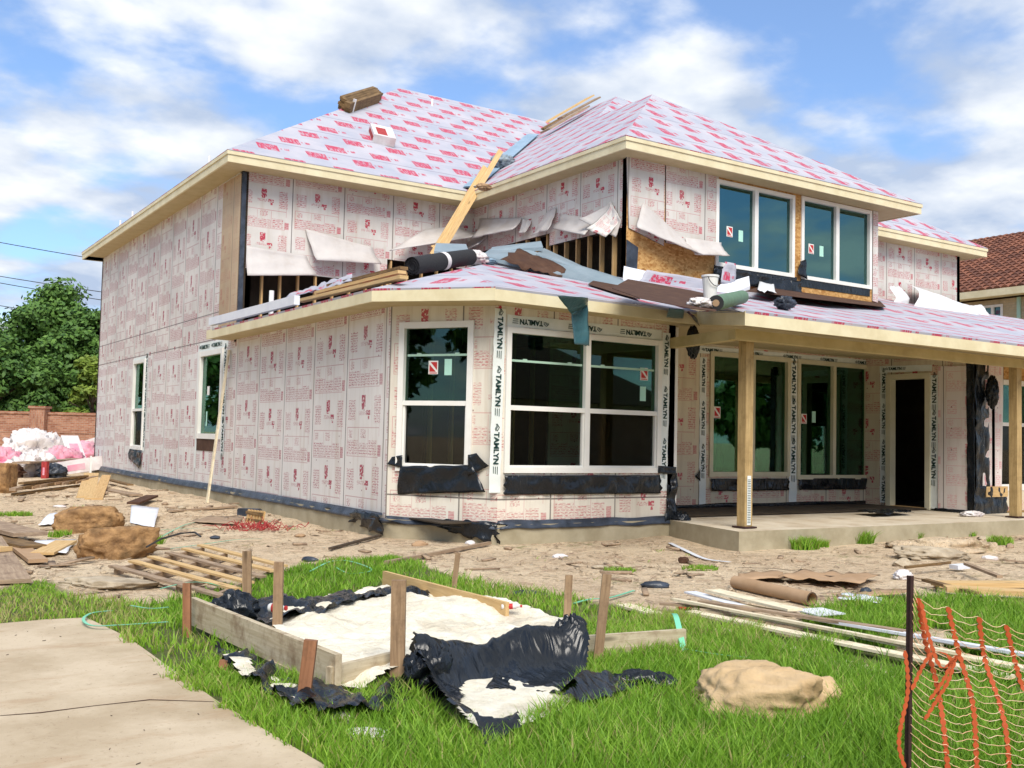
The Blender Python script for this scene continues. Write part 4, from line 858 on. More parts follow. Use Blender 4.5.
# things fixed or draped on the lower roof, found on its real planes
nB = Vector((0, -.27, 1)).normalized(); nP = Vector((0, -.285, 1)).normalized()
rB = lambda x, y, d=0.0: onp(x, y, Vector((8, 11.95, 3.60))+nB*d, nB); rP = lambda x, y, d=0.0: onp(x, y, Vector((8, 10, 3.33))+nP*d, nP)
def rpatch(name, pts, mat, n, th=.008, uvd=(1, 0, 0)):
    pts = [Vector(p) for p in pts]; b = MB(); u = Vector(uvd); w = n.cross(u)
    if (pts[1]-pts[0]).cross(pts[2]-pts[0]).dot(n) < 0: pts = pts[::-1]
    b.face(pts, [(p.dot(u), p.dot(w)) for p in pts]); 
    for i in range(len(pts)): p, q_ = pts[i], pts[(i+1) % len(pts)]; b.face([p-n*th, q_-n*th, q_, p])
    return b.build(name, mat, house)
rpatch('bare_deck', [rP(612, 288, .02), rP(628, 279, .02), rP(690, 290, .02), rP(722, 297, .02), rP(716, 311, .02), rP(690, 308, .02), rP(640, 298, .02)], 'felt_brown', nP)
rpatch('bare_deck', [rB(588, 284, .02), rB(600, 276, .02), rB(624, 280, .02), rB(640, 299, .02), rB(614, 292, .02)], 'felt_brown', nB)
rpatch('bare_deck', [rP(745, 291, .012), rP(775, 282, .012), rP(880, 301, .012), rP(886, 307, .012), rP(850, 303, .012), rP(790, 296, .012)], 'felt_brown', nP)
wsheet(WU, [WU.px(x, y, .3) for x, y in [(638, 284), (718, 296), (714, 281), (646, 270)]], 'underlayment_low', 'loose_underlayment', 34, .03, nu=20, nv=6, d=.3)
wsheet(WU, P_(WU, [(706, 285), (722, 290), (722, 266), (712, 264)]), 'underlayment', 'loose_underlayment', 35, .05, nu=6, nv=8, d=.34)
wsheet(WU, [(2.2, 4.85), (5.0, 4.80), (4.9, 5.1), (2.3, 5.15)], 'black_plastic', 'window_flashing', 36, .06, nu=30, nv=6, d=.03); wsheet(WU, P_(WU, [(795, 275), (804, 280), (803, 260), (797, 262)]), 'black_plastic', 'window_flashing', 37, .06, nu=6, nv=6, d=.03)

def simple_thing(bld, name, mat, label, cat, group=None, smooth=False): return tag(bld.build(name, mat, None, smooth), label, cat, group)
def board_thing(a, b_, w, h, mat, label, group=None, up=(0, 0, 1), cat='board', name='board'):
    b = MB(); b.bar(a, b_, w, h, up); return tag(b.build(name, mat), label, cat, group)
# leaning plank pair
pa, pb = ony(433, 256, 19.3), ony(498, 150, 21.3); d = (pb-pa).normalized(); sd_ = Vector((0, -.5, .9)).cross(d).normalized()
pl = empty('leaning_plank', pa, 'long yellow timber plank leaning from the lower roof up against the upper eave', 'plank')
b = MB(); b.bar(pa-sd_*.1, pb-sd_*.07, .13, .045, (0, -1, .4)); b.build('plank', 'plank_wood', pl); b = MB(); b.bar(pa+sd_*.035+Vector((0, -.02, 0)), pb+sd_*.05+d*-.9, .13, .04, (0, -1, .4)); b.build('plank', 'plank_wood', pl)
b = MB(); b.bar(pa+d*.15-sd_*.14+Vector((0, -.05, 0)), pa+d*.3+sd_*.16+Vector((0, -.05, 0)), .08, .02, (0, -1, .4)); b.build('cleat', 'stud_wood', pl)
# roll of felt
ra, rb_ = onp(412, 266, (8.4, 15.0, 4.45), (0, 1, 0)), onp(470, 257, (10.6, 15.9, 4.75), (0, 1, 0))
fr_ = empty('felt_roll', ra, 'black roll of roofing felt with a pale paper band on the lower roof', 'roll')
b = MB(); b.tube([ra, ra.lerp(rb_, .3), ra.lerp(rb_, .7), rb_], [.15, .155, .15, .145], 20, False); dd = (rb_-ra).normalized()
b.build('roll', 'black_felt', fr_, True); b = MB()
for k in range(3): b.tube([ra+dd*(.01+.005*k), ra-dd*.004], .145-.04*k, 18, False)
b.tube([ra+dd*.03, ra+dd*.04], .14, 18); b.build('rolled_end', 'black_felt', fr_)
p_ = ra.lerp(rb_, .5); b = MB(); b.tube([p_-dd*.06, p_+dd*.06], .159, 20, False); b.build('paper_band', 'bag_white', fr_, True)
tag(blobmesh('crumpled_bag', rb_+dd*.18+Vector((0, 0, -.03)), (.24, .15, .12), 'bag_white', None, 4, .6, 2.2, ridged=True), 'crumpled grey and white scrap bag at the right end of the black felt roll', 'bag')
tag(blobmesh('blue_scrap', rb_+dd*.50+Vector((0, -.05, -.12)), (.22, .12, .06), 'blue_tape', None, 5, .6, 2.2, ridged=True), 'small blue scrap of tape beside the crumpled bag on the lower roof', 'scrap')
# yellow boards and white trim lying along the left eave of the lower roof
def eb(px0, py0, px1, py1, x, w, h, mat, label, group=None, name='board', cat='board'): return board_thing(onx(px0, py0, x), onx(px1, py1, x), w, h, mat, label, group, cat=cat, name=name)
eb(300, 301, 404, 277, 6.75, .14, .05, 'plank_wood', 'long yellow board along the left eave, lowest of the three', 'yellow boards lying along the left eave')
eb(318, 293, 402, 272, 6.95, .14, .05, 'plank_wood', 'middle yellow board of the three along the left eave', 'yellow boards lying along the left eave')
eb(330, 286, 404, 268, 7.2, .14, .05, 'brown_lumber', 'shortest and darkest board behind the yellow ones along the left eave', 'yellow boards lying along the left eave')
eb(211, 322, 297, 300, 6.45, .10, .16, 'white_board', 'long white trim board standing on the left end of the lower eave', name='trim_board', cat='trim board')
b = MB(); p = onx(271, 311, 6.6); b.tube([p-Vector((0, 0, .2)), p+Vector((0, 0, .38))], .045, 10); simple_thing(b, 'vent_pipe', 'pvc', 'short white pipe standing up behind the white trim board', 'pipe')
sheet_ = sheet('scrap_and_gap_shade', [onx(283, 303, 7.0), onx(352, 284, 7.0), onx(352, 276, 7.3), onx(288, 297, 7.3)], 20, 5, .06, 'underlayment', None, 41, (0, 0, 1), .1); tag(sheet_, 'loose printed underlayment scrap rumpled beneath the exposed studs', 'underlayment')
# sheet metal flashing pieces
def metal(l, label, mat='metal_flash', lip=True):
    pts = [Vector(p) for p in l]; b = MB(); b.face(pts); n = (pts[1]-pts[0]).cross(pts[2]-pts[1]).normalized(); dz = Vector((0, 0, -.07))
    if lip: b.face([pts[0]+dz, pts[1]+dz, pts[1], pts[0]])
    b.face([p-Vector((0, 0, .012)) for p in pts][::-1])
    return tag(b.build('metal_flashing', mat), label, 'flashing', 'loose metal flashing on the lower roof')
metal([ony(434, 251, 17.8), ony(470, 254, 17.8), ony(466, 244, 18.3), ony(436, 243, 18.3)], 'small blue grey metal sheet just behind the black felt roll')
metal([ony(490, 251, 17.2), ony(543, 247, 16.4), ony(541, 241, 16.6), ony(492, 247, 17.5)], 'narrow tilted metal flashing piece at the left of the stud gap')
metal([ony(536, 254, 16.3), ony(625, 286, 14.9), ony(621, 278, 15.3), ony(560, 259, 16.6), ony(544, 248, 16.8)], 'long blue grey metal flashing sheet sloping past the exposed studs')
metal([ony(482, 255, 16.4), ony(625, 291, 14.6), ony(628, 282, 14.8), ony(530, 250, 16.6), ony(490, 249, 17)], 'longest dull metal strip lying across the top of the bay roof')
metal([ony(623, 277, 15.1), ony(651, 281, 15.1), ony(651, 272, 15.2), ony(624, 266, 15.2)], 'short bright white trim piece below the bare particle board', 'white_board')
metal([ony(716, 299, 14.7), ony(750, 286, 14.9), ony(749, 276, 15.1), ony(718, 285, 15.0)], 'tilted white trim piece under the left upper window', 'white_board')
sheet_ = sheet('scrap_and_gap_shade', [ony(500, 262, 15.6), ony(560, 280, 15.3), ony(566, 270, 15.6), ony(520, 250, 16.3)], 14, 6, .05, 'felt_brown', None, 43, (0, 0, 1), .1); tag(sheet_, 'dark brown sheet standing in for the shadowed gap under the long metal flashing', 'gap shade')  # dark sheet laid in as the shade of the gap between flashings
# bucket, green roll, tools on the porch roof
p = rP(710, 300, .0); bk = empty('bucket', p, 'white plastic bucket standing on the torn roof near the green roll', 'bucket')
b = MB(); b.tube([p, p+Vector((0, 0, .34))], [.09, .12], 18); b.build('pail', 'vinyl_white', bk, False); b = MB(); b.tube([p+Vector((0, 0, .33)), p+Vector((0, 0, .36))], .13, 18); b.build('rim', 'pvc', bk)
b = MB(); b.tube([p+Vector((.125*math.cos(t), -.08-.05*math.sin(t), .33-.14*math.sin(t))) for t in np.linspace(0, math.pi, 9)], .006, 5); b.build('handle', 'cable', bk)
p = rP(716, 303, .10); q_ = rP(742, 297, .11); rr = empty('membrane_roll', p, 'dull green roll of membrane beside the white bucket', 'roll'); b = MB(); b.tube([p, q_], .10, 18, False); b.build('roll', 'green_roll', rr, True); dd = (q_-p).normalized(); b = MB(); b.tube([p-dd*.002, p+dd*.004], .10, 16); b.build('rolled_end', 'cable', rr); b = MB(); b.tube([p-dd*.006, p+dd*.004], .045, 14); b.build('core', 'cardboard', rr)
tag(blobmesh('dark_glove', rP(785, 303, .07), (.17, .12, .09), 'foil_tape', None, 9, .7, 2.4, ridged=True), 'dark crumpled work rag alone on the printed porch roof', 'rag')
tag(blobmesh('paper_scrap', rP(700, 304, .05), (.16, .12, .07), 'bag_white', None, 10, .7, 2.4, ridged=True), 'white crumpled paper at the foot of the bucket', 'paper')
tag(sheet('paper_scrap', [rP(757, 292, .03), rP(776, 296, .03), rP(772, 282, .05), rP(760, 280, .05)], 8, 5, .05, 'house_wrap', None, 44, nP, .1), 'flat white paper scrap under the gap between the upper windows', 'paper')
# teal plastic strip over the eave
e1 = onp(570, 299, (0, 11.88, 0), (0, 1, 0)); e2 = onp(587, 301, (0, 11.88, 0), (0, 1, 0)); e3 = onp(589, 346, (0, 11.87, 0), (0, 1, 0)); e4 = onp(574, 344, (0, 11.87, 0), (0, 1, 0))
tag(sheet('plastic_strip', [e4, e3, e2, e1.lerp(e2, .0)], 8, 20, .015, 'teal_plastic', None, 45, (0, -1, 0), .03, th=.006), 'long teal plastic strip hanging over the bay fascia above the double window', 'plastic strip')
tag(sheet('plastic_strip', [onp(571, 314, (0, 11.87, 0), (0, 1, 0)), onp(587, 306, (0, 11.87, 0), (0, 1, 0)), rB(588, 298, .02), rB(557, 296, .02)], 8, 6, .015, 'teal_plastic', None, 145, (0, -1, .2), .03), 'upper folded part of teal plastic lapping onto the bay roof', 'plastic strip')
tag(sheet('plastic_strip', [onp(665, 318, (0, 11.9, 0), (0, 1, 0)), onp(682, 319, (0, 11.9, 0), (0, 1, 0)), rB(683, 310, .02), rB(668, 309, .02)], 6, 5, .03, 'teal_plastic', None, 46, (0, -1, .2), .05), 'small flat teal plastic patch folded over the fascia edge', 'plastic patch')
tag(sheet('black_scrap', [onp(699, 326, (0, 11.6, 0), (0, 1, 0)), onp(696, 318, (0, 11.6, 0), (0, 1, 0)), rB(688, 311, .02), rB(686, 312, .02)], 6, 5, .02, 'black_plastic', None, 47, (0, -1, 0), .05), 'narrow black plastic scrap dangling at the roof corner', 'plastic scrap')
# upper roof: strapped lumber bundle, wrapped packet, loose boards
nA = Vector((0, -s_, 1)).normalized(); rA = lambda x, y, d=0.0: onp(x, y, Vector((9, 20.56, ZT))+nA*d, nA)
nWs = Vector((-s_, 0, 1)).normalized(); rW = lambda x, y, d=0.0: onp(x, y, Vector((12.16, 18, ZT))+nWs*d, nWs)
p0 = rA(341, 106); bu = empty('lumber_bundle', p0, 'strapped bundle of dark brown lumber on the ridge left of the peak', 'lumber bundle')
ax = (rA(374, 96)-rA(340, 107)).normalized(); L_ = (rA(374, 96)-rA(340, 107)).length
for j in range(4):
    for k in range(5):
        b = MB(); o_ = p0+nA*(-.04+k*.07)+Vector((0, 1, s_)).normalized()*(j*.15-.5)-ax*.1+ax*random.uniform(-.05, .12); b.bar(o_, o_+ax*(L_*random.uniform(.86, 1.02)), .16, .075, nA); b.build('timber', 'brown_lumber', bu)
b = MB(); b.bar(p0+ax*.25-nA*.05-Vector((0, 1, s_)).normalized()*.6, p0+ax*.25+nA*.36-Vector((0, 1, s_)).normalized()*.6, .09, .02, (0, -1, 0)); b.build('strap', 'pvc', bu)
p0 = rA(388, 146, .01); pk = empty('wrapped_packet', p0, 'white and red printed packet lying on the left upper roof', 'packet')
ex = Vector((1, -.25, -.1)).normalized(); ey = (nA.cross(ex)).normalized(); b = MB(); b.box(p0-ex*.4, ex*.55, ey*.95, nA*.22); b.build('wrapper', 'bag_white', pk)
b = MB(); b.box(p0-ex*.403-nA*(-.03)+ey*.05, ex*.004, ey*.85, nA*.12); b.box(p0-ex*.3+ey*.1+nA*.221, ex*.25, ey*.6, nA*.004); b.build('printed_panel', 'red_net', pk)
gl_ = 'loose boards stacked on the main ridge slope'
for k, (x0, y0, x1, y1, mt, lb) in enumerate(((540, 130, 596, 99, 'brown_lumber', 'darkest board lying up the roof slope beside the ridge'), (538, 127, 590, 97, 'plank_wood', 'upper yellow board lying up the slope beside the ridge'), (545, 131, 585, 108, 'old_wood', 'short grey brown board lowest of those by the ridge'), (560, 118, 598, 98, 'old_wood', 'weathered board overlapping the top end of the ridge boards'))):
    board_thing(rW(x0, y0, .04+.05*k), rW(x1, y1, .04+.05*k), .42, .05, mt, lb, gl_, nWs)
board_thing(rW(514, 151, .05), rW(529, 138, .05), .16, .06, 'plank_wood', 'short yellow block lying beside the roof valley', None, nWs, 'board')
tag(blobmesh('valley_rag', rW(503, 162, .12), (.3, .22, .16), 'metal_flash', None, 12, .6, 2.2, ridged=True), 'crumpled blue grey rag at the bottom of the valley behind the leaning plank', 'rag')
tag(blobmesh('valley_bundle', rW(484, 187, .06), (.17, .1, .07), 'cardboard', None, 13, .6, 2.2, ridged=True), 'brown scrap bundle beside the leaning plank near the eave', 'bundle')

# ------------------------------------------------------------------ ground objects
def cutrock(name, c, r3, mat, seed, rot, amp, boxy=.5, seg=44, planes=16):
    r = np.random.default_rng(seed); N = r.normal(0, 1, (planes, 3)); N /= np.linalg.norm(N, axis=1)[:, None]; H_ = r.uniform(.62, .98, planes)+(.12 if boxy else 0)
    N = np.concatenate([N, np.eye(3), -np.eye(3)]); H_ = np.concatenate([H_, r.uniform(.70, .80, 6)*(1 if boxy else 1.2)])
    th = np.linspace(0, np.pi, seg+1)[:, None]; ph = np.linspace(0, 2*np.pi, seg*2+1)[None, :-1]; D = np.stack([np.sin(th)*np.cos(ph), np.sin(th)*np.sin(ph), np.cos(th)+0*ph], -1).reshape(-1, 3)
    dn_ = D @ N.T; rr = np.where(dn_ > .05, H_/np.maximum(dn_, .05), 9); R0 = rr.min(1); k = 60.0 if boxy else 26.0; R1_ = -np.log(np.exp(-k*rr).sum(1))/k; R_s = np.minimum(R0, R1_)
    nn_ = np.array([noise.fractal(Vector(d)*2.2+Vector((seed, 0, 0)), .75, 2.1, 8)+(.5-abs(noise.noise(Vector(d)*3.1+Vector((0, seed, 0)))*2.2)) for d in D]); R_s = R_s*(1+amp*nn_); P_3 = D*R_s[:, None]*np.array(r3)*1.25; cs, sn = math.cos(rot), math.sin(rot)
    P_3 = np.stack([P_3[:, 0]*cs-P_3[:, 1]*sn, P_3[:, 0]*sn+P_3[:, 1]*cs, P_3[:, 2]], 1)+np.array(c); n = seg*2
    f = np.array([(i*n+j, (i+1)*n+j, (i+1)*n+(j+1) % n, i*n+(j+1) % n) for i in range(seg) for j in range(n)]); return fast(name, P_3, f, mat, None, smooth=True, uv=P_3[:, :2])
def rock(name, px, r3, mat, label, seed, rot=0, amp=.22, zc=.4, power=1.5, tilt=0, group=None, freq=1.3, cat='rock'):
    if mat != 'soil': p = gp(*px); return tag(cutrock(name, p+Vector((0, 0, r3[2]*zc)), r3, mat, seed, rot, amp*.45, power > 1.6), label, cat, group)
    p = gp(*px); return tag(blobmesh(name, p+Vector((0, 0, r3[2]*zc)), r3, mat, None, seed, amp, freq, 22, None, False, rot, tilt, power), label, cat, group)
cr = math.radians(-33)
rock('boulder', (757, 718), (.39, .24, .165), 'rock_beige', 'large smooth tan boulder in the grass at the lower right', 36, cr-.35, .22, .42, 1.45, .1)
rock('boulder', (816, 708), (.16, .12, .12), 'rock_beige', 'small tan rock tucked against the right end of the big boulder', 35, cr, .22, .4, 1.3)
rock('stone_block', (90, 533), (.47, .18, .215), 'rock_brown', 'upper of two rough brown stone blocks by the white sheet', 41, cr+.62, .20, .75, 1.75, group='brown stone blocks')
rock('stone_block', (117, 557), (.42, .18, .225), 'rock_brown', 'nearer of two rough brown stone blocks above the pallet', 47, cr+.66, .20, .7, 1.75, group='brown stone blocks')
rock('flat_stone', (108, 585), (.42, .26, .07), 'rubble', 'flat grey pavement stone in the dirt left of the wooden pallet', 51, cr, .2, .2, 1.3)
rock('rubble_lump', (932, 560), (.42, .22, .10), 'rubble', 'pale lump of broken mortar in front of the porch, right of the weeds', 53, cr, .35, .4, 1.2)
rock('rubble_lump', (902, 567), (.11, .08, .07), 'rubble', 'small white stone beside the pale mortar lump', 54, cr, .2, .4, 1.2)
rock('soil_mound', (950, 551), (.75, .35, .13), 'soil', 'low mound of dug soil just below the porch edge', 55, cr, .5, .2, 1.1, cat='soil mound')
rock('rubble_lump', (783, 543), (.2, .14, .11), 'rubble', 'broken concrete lump against the porch slab by the weeds', 56, cr, .3, .4, 1.2)
rock('dirt_clod', (684, 563), (.07, .06, .05), 'felt_brown', 'dark round clod right of the curved white strip', 57, 0, .2, .5)
rock('stone_block', (0, 493), (.28, .3, .42), 'rock_brown', 'upright brown block at the left edge of the picture', 58, cr, .1, .6, 1.8)

# planks at the left edge
def gplank(l, w, h, mat, label, group=None, z0=.02, z1=.02, cat='board', name='board'):
    a, b_ = gp(*l[:2], z0+h/2), gp(*l[2:], z1+h/2); return board_thing(a, b_, w, h, mat, label, group, cat=cat, name=name)
gL = 'old boards heaped at the left edge'
gplank((-30, 531, 30, 545), .42, .05, 'old_wood', 'topmost wide brown board at the left edge', gL, .16, .10); gplank((-20, 541, 34, 552), .3, .04, 'brown_lumber', 'dark board beneath the topmost one at the left edge', gL, .06, .05)
gplank((0, 536, 38, 563), .2, .04, 'cardboard', 'long board pointing down right from the left edge heap', gL, .05, .03); gplank((-14, 546, 12, 584), .34, .04, 'old_wood', 'broad flat board nearest the viewer in the left edge heap', gL, .07, .02); gplank((-30, 556, 4, 560), .2, .05, 'plank_wood', 'short thick board half out of frame at the left edge', gL, .1, .1)
gplank((42, 557, 66, 546), .26, .03, 'plank_wood', 'short yellow plank resting on the white sheet', None, .04, .05)
def gsheet(name, px, mat, label, cat, seed, amp=.02, dz=.03, nu=10, nv=6, bow=0, rag=.04, ridge=True, th=.006, dzs=None):
    c = [gp(x, y, dz if dzs is None else dzs[i]) for i, (x, y) in enumerate(px)]
    if (c[1]-c[0]).cross(c[3]-c[0]).z < 0: c = [c[0], c[3], c[2], c[1]]
    return tag(sheet(name, c, nu, nv, amp, mat, None, seed, (0, 0, 1), rag, bow=bow, ridge=ridge, th=th), label, cat)
gsheet('white_sheet', [(26, 552), (66, 556), (76, 543), (36, 544)], 'white_board', 'flat white sheet between the left boards and the stone blocks', 'sheet', 61, .01)
gsheet('white_sheet', [(130, 523), (154, 527), (159, 515), (131, 513)], 'white_board', 'white folded board behind the right end of the stone blocks', 'sheet', 62, .01, dzs=(.02, .02, .16, .16))
gsheet('white_sheet', [(38, 527), (58, 526), (60, 518), (50, 519)], 'white_board', 'small white scrap left of the stone blocks', 'sheet', 63, .02, dzs=(.02, .02, .08, .08))
gsheet('grey_board', [(190, 522), (236, 524), (244, 517), (208, 516)], 'old_wood', 'thin flat board on the dirt below the side wall', 'board', 64, .01)
# leaning batten, crate, box, netting heap
b = MB(); b.bar(onp(207, 503, (6.45, 0, 0), (1, 0, 0)), onp(229, 350, (6.86, 0, 0), (1, 0, 0)), .10, .035, (-1, 0, 0)); simple_thing(b, 'leaning_batten', 'pale_board', 'long whitish batten leaning on the side wall beside the tall window', 'batten')
b = MB(); b.bar(gp(90, 480), gp(90, 480, .75), .05, .05, (1, 0, 0)); simple_thing(b, 'marker_stake', 'pvc', 'thin white stake at the far corner of the house', 'stake')
p = gp(247, 520); cr_ = empty('wooden_crate', p, 'small slatted wooden offcut crate against the side foundation', 'crate')
for k in range(6): b = MB(); b.bar(p+Vector((.02*k, -.09*k, 0)), p+Vector((.02*k+.03, -.09*k-.02, .22)), .075, .03, (-1, 0, 0)); b.build('slat', 'stud_wood', cr_)
b = MB(); b.bar(p+Vector((0, .05, .05)), p+Vector((.1, -.5, .05)), .03, .05); b.bar(p+Vector((0, .05, .17)), p+Vector((.1, -.5, .17)), .03, .05); b.build('rail', 'brown_lumber', cr_)
p = gp(237, 514); b = MB(); b.box(p, (.3, -.28, 0), (.12, .14, 0), (0, 0, .13)); b.box(p+Vector((.01, -.01, .13)), (.28, -.26, 0), (.1, .12, 0), (0, 0, .015)); simple_thing(b, 'grey_block', 'foil_tape', 'dark grey block beside the small slatted crate', 'block')
r = random.Random(5); b = MB(); p = gp(256, 529)
for k in range(46):
    a0_ = r.uniform(0, 6.28); pts = []
    q_ = p+Vector((r.gauss(0, .2), r.gauss(0, .16), .03)); hd = r.uniform(0, 6.28)
    for j in range(8): pts.append(q_.copy()); hd += r.gauss(0, .7); q_ = q_+Vector((math.cos(hd)*.07, math.sin(hd)*.07, 0)); q_.z = p.z+.02+abs(r.gauss(.05, .05))
    b.tube(pts, .005, 4, False)
simple_thing(b, 'red_netting', 'red_net', 'tangled heap of dark red netting on the dirt by the crate', 'netting')
# lattice pallet lying flat
pal = empty('pallet', gp(190, 575), 'old slatted pallet lying flat in the dirt behind the form', 'pallet')
c0, c1, c2, c3 = [gp(x, y) for x, y in ((112, 572), (222, 603), (284, 573), (200, 553))]
for k in range(6):
    t = k/5; a_, e_ = c0.lerp(c3, t), c1.lerp(c2, t); b = MB(); b.bar(a_+Vector((0, 0, .085)), e_+Vector((0, 0, .075)), .09, .022); b.build('slat', 'plank_wood' if k % 3 else 'old_wood', pal)
for k in range(4):
    t = .04+k*.3; a_, e_ = c0.lerp(c1, t), c3.lerp(c2, t); b = MB(); b.bar(a_+Vector((0, 0, .035)), e_+Vector((0, 0, .03)), .04, .07); b.build('stringer', 'old_wood', pal)
b = MB(); b.tube([gp(x, y, .2) for x, y in ((146, 563), (160, 556), (180, 551), (194, 550), (200, 554))], .012, 6); simple_thing(b, 'black_hose', 'cable', 'short black hose curving over the flat pallet', 'hose')
# dark pallets and offcuts further back
pa2 = empty('pallet', gp(48, 492), 'dark rotten pallet stack in front of the rubbish heap', 'pallet')
a_, e_ = gp(12, 497), gp(80, 488); dpt = Vector((.45, .9, 0))
for k in range(3):
    z = .05+.11*k; b = MB(); b.bar(a_+dpt*(.1+.2*k)+Vector((0, 0, z)), e_+dpt*(.1+.2*k)+Vector((0, 0, z)), .12, .05); b.build('deck_board', 'brown_lumber', pa2)
for k in range(10):
    t = k/9; q0 = a_.lerp(e_, t); b = MB(); b.bar(q0+Vector((0, 0, .16+random.uniform(-.02, .02))), q0+dpt*1.3+Vector((0, 0, .22)), .12+random.uniform(0, .05), .06); b.build('deck_board', ['old_wood', 'brown_lumber', 'cardboard'][k % 3], pa2)
gplank((20, 478, 78, 472), .5, .05, 'old_wood', 'wide weathered board on top of the dark pallet stack', None, .42, .42)
for k, (l, mt, lb) in enumerate((((82, 500, 88, 482), 'plank_wood', 'left yellow offcut of three leaning on the dirt bank'), ((90, 501, 94, 483), 'plank_wood', 'middle yellow offcut of three leaning on the dirt bank'), ((97, 501, 106, 486), 'stud_wood', 'right yellow offcut of three leaning on the dirt bank'))): gplank(l, .22, .03, mt, lb, 'yellow offcuts by the pallet stack', .0, .28)
gplank((104, 492, 136, 498), .3, .04, 'old_wood', 'brown board right of the yellow offcuts'); gplank((133, 506, 152, 502), .25, .04, 'felt_brown', 'dark offcut lying in the dirt near the white folded board', None, .06, .08); gplank((170, 512, 236, 508), .1, .03, 'old_wood', 'thin lath lying parallel to the side wall'); gplank((108, 483, 130, 490), .16, .04, 'brown_lumber', 'dark narrow board behind the yellow offcuts', None, .1, .1)
rr_ = random.Random(77)
# rubbish heap: bags, wrap bundles, cartons
gR = 'items of the white and pink rubbish heap'
bags = [(12, 472, (.42, .34, .34), 'bag_white', 'leftmost white bag of the rubbish heap'), (30, 466, (.5, .4, .52), 'bag_white', 'tallest white bag of the rubbish heap'), (20, 462, (.45, .35, .5), 'bag_white', 'cream bag behind the leftmost bags of the heap'), (44, 463, (.5, .4, .5), 'bag_white', 'cream bag right behind the tallest rubbish bag'), (25, 476, (.36, .28, .26), 'bag_white', 'low white bag at the front of the rubbish heap'), (36, 475, (.34, .28, .3), 'bag_white', 'crumpled white bag left of the red carton'), (58, 470, (.34, .28, .32), 'bag_pink', 'pink bag in the middle of the rubbish heap'), (84, 464, (.4, .3, .35), 'bag_pink', 'pink bag against the house end of the rubbish heap'), (3, 473, (.4, .3, .3), 'bag_pink', 'pinkish bag at the far left of the rubbish heap'), (22, 471, (.22, .2, .24), 'bag_pink', 'small pink bag between the white ones at left'), (8, 478, (.3, .2, .16), 'felt_brown', 'dark brown scrap under the leftmost bags'), (52, 477, (.26, .2, .16), 'foil_tape', 'dark scrap at the front middle of the heap'), (66, 463, (.35, .3, .4), 'felt_brown', 'dark brown sack in the middle back of the heap'), (70, 470, (.3, .25, .28), 'bag_pink', 'pink wrap under the tilted carton')]
for k, (x, y, r3, mt, lb) in enumerate(bags):
    r3 = tuple(q*1.35 for q in r3); tag(blobmesh('rubbish_bag', gp(x, y)+Vector((0, 0, r3[2]*.75)), r3, mt, None, 60+k, .75, 1.9, ridged=True), lb, 'rubbish bag', gR)
def carton(px, L, w, h, az, tiltz, mt, lb, z=0.0):
    p = gp(*px, z); ax_ = Vector((math.cos(az)*math.cos(tiltz), math.sin(az)*math.cos(tiltz), math.sin(tiltz))); si = Vector((-math.sin(az), math.cos(az), 0)); u = ax_.cross(si); u = u if u.z > 0 else -u
    root = empty('carton', p, lb, 'carton', 'flattened cartons in the rubbish heap'); b = MB(); b.box(p-si*w/2, ax_*L, si*w, u*h); b.build('panel', mt, root); b = MB(); b.box(p-si*(w/2+.002)+ax_*L*.3+u*h*.2, ax_*L*.35, -si*.006, u*h*.45); b.box(p-si*w*.3+ax_*L*.25+u*(h+.002), ax_*L*.4, si*w*.5, u*.004); b.build('print', 'bag_pink', root)
carton((56, 476), 1.5, .6, .42, cr+.15, .18, 'bag_white', 'long white carton at the front of the rubbish heap'); carton((76, 470), 1.6, .6, .35, cr+2.2, .55, 'bag_white', 'white carton tilted steeply on the heap', .1); carton((74, 462), 1.4, .7, .3, cr+.3, .35, 'bag_white', 'white carton lying highest near the house corner', .5); carton((82, 462), 1.0, .5, .2, cr+.1, .1, 'felt_brown', 'dark brown carton between the white ones', .55); carton((64, 458), 1.2, .5, .3, cr+2.8, .3, 'felt_brown', 'dark carton at the back of the heap', .3)
carton((42, 478), .16, .16, .5, cr, 0, 'red_net', 'small upright red carton at the front of the heap')
for k, (l, mt, lb) in enumerate((((5, 456, 78, 450), 'plank_wood', 'long pale board behind the rubbish heap, lowest'), ((0, 452, 70, 447), 'old_wood', 'long pale board behind the rubbish heap, middle'), ((20, 452, 52, 443), 'brown_lumber', 'dark round edged board rising behind the heap'), ((8, 449, 60, 446), 'plank_wood', 'long pale board behind the rubbish heap, highest'))): gplank(l, .3, .12, mt, lb, 'long boards behind the rubbish heap', .15+.12*k, .25+.14*k)

# ---- form for a mud slab: boards, stakes, fill and plastic
gF = 'form boards round the powdery fill'
def fboard(l, z0, z1, th, mat, label):
    a_, e_ = gp(*l[:2]), gp(*l[2:]); d = (e_-a_); d.z = 0; s = Vector((-d.y, d.x, 0)).normalized()*th; b = MB(); a_.z = z0[0]; e_.z = z0[1]
    dz = Vector((0, 0, z1-z0[0])); b.box(a_, e_-a_, s, Vector((0, 0, z1-z0[0]))); return tag(b.build('form_board', mat), label, 'form board', gF)
fboard((189, 631, 334, 704), (.05, .07), .25, .04, 'form_wood', 'long left board of the form, streaked with concrete')
fboard((268, 672, 352, 712), (-.02, -.01), .075, .035, 'form_wood', 'lower left form board beneath the streaked one')
fboard((330, 704, 402, 684), (.03, .03), .20, .04, 'form_wood', 'short front form board ending at the tall stake')
fboard((382, 592, 505, 628), (.0, .0), .20, .035, 'plank_wood', 'back right form board running towards the house')
fboard((236, 612, 316, 613), (.0, .0), .10, .035, 'old_wood', 'thin back left form board behind the black plastic')
fboard((575, 664, 686, 655), (.0, .0), .18, .035, 'form_wood', 'form board on the right with the green strap at its end')
gS = 'wooden form stakes'
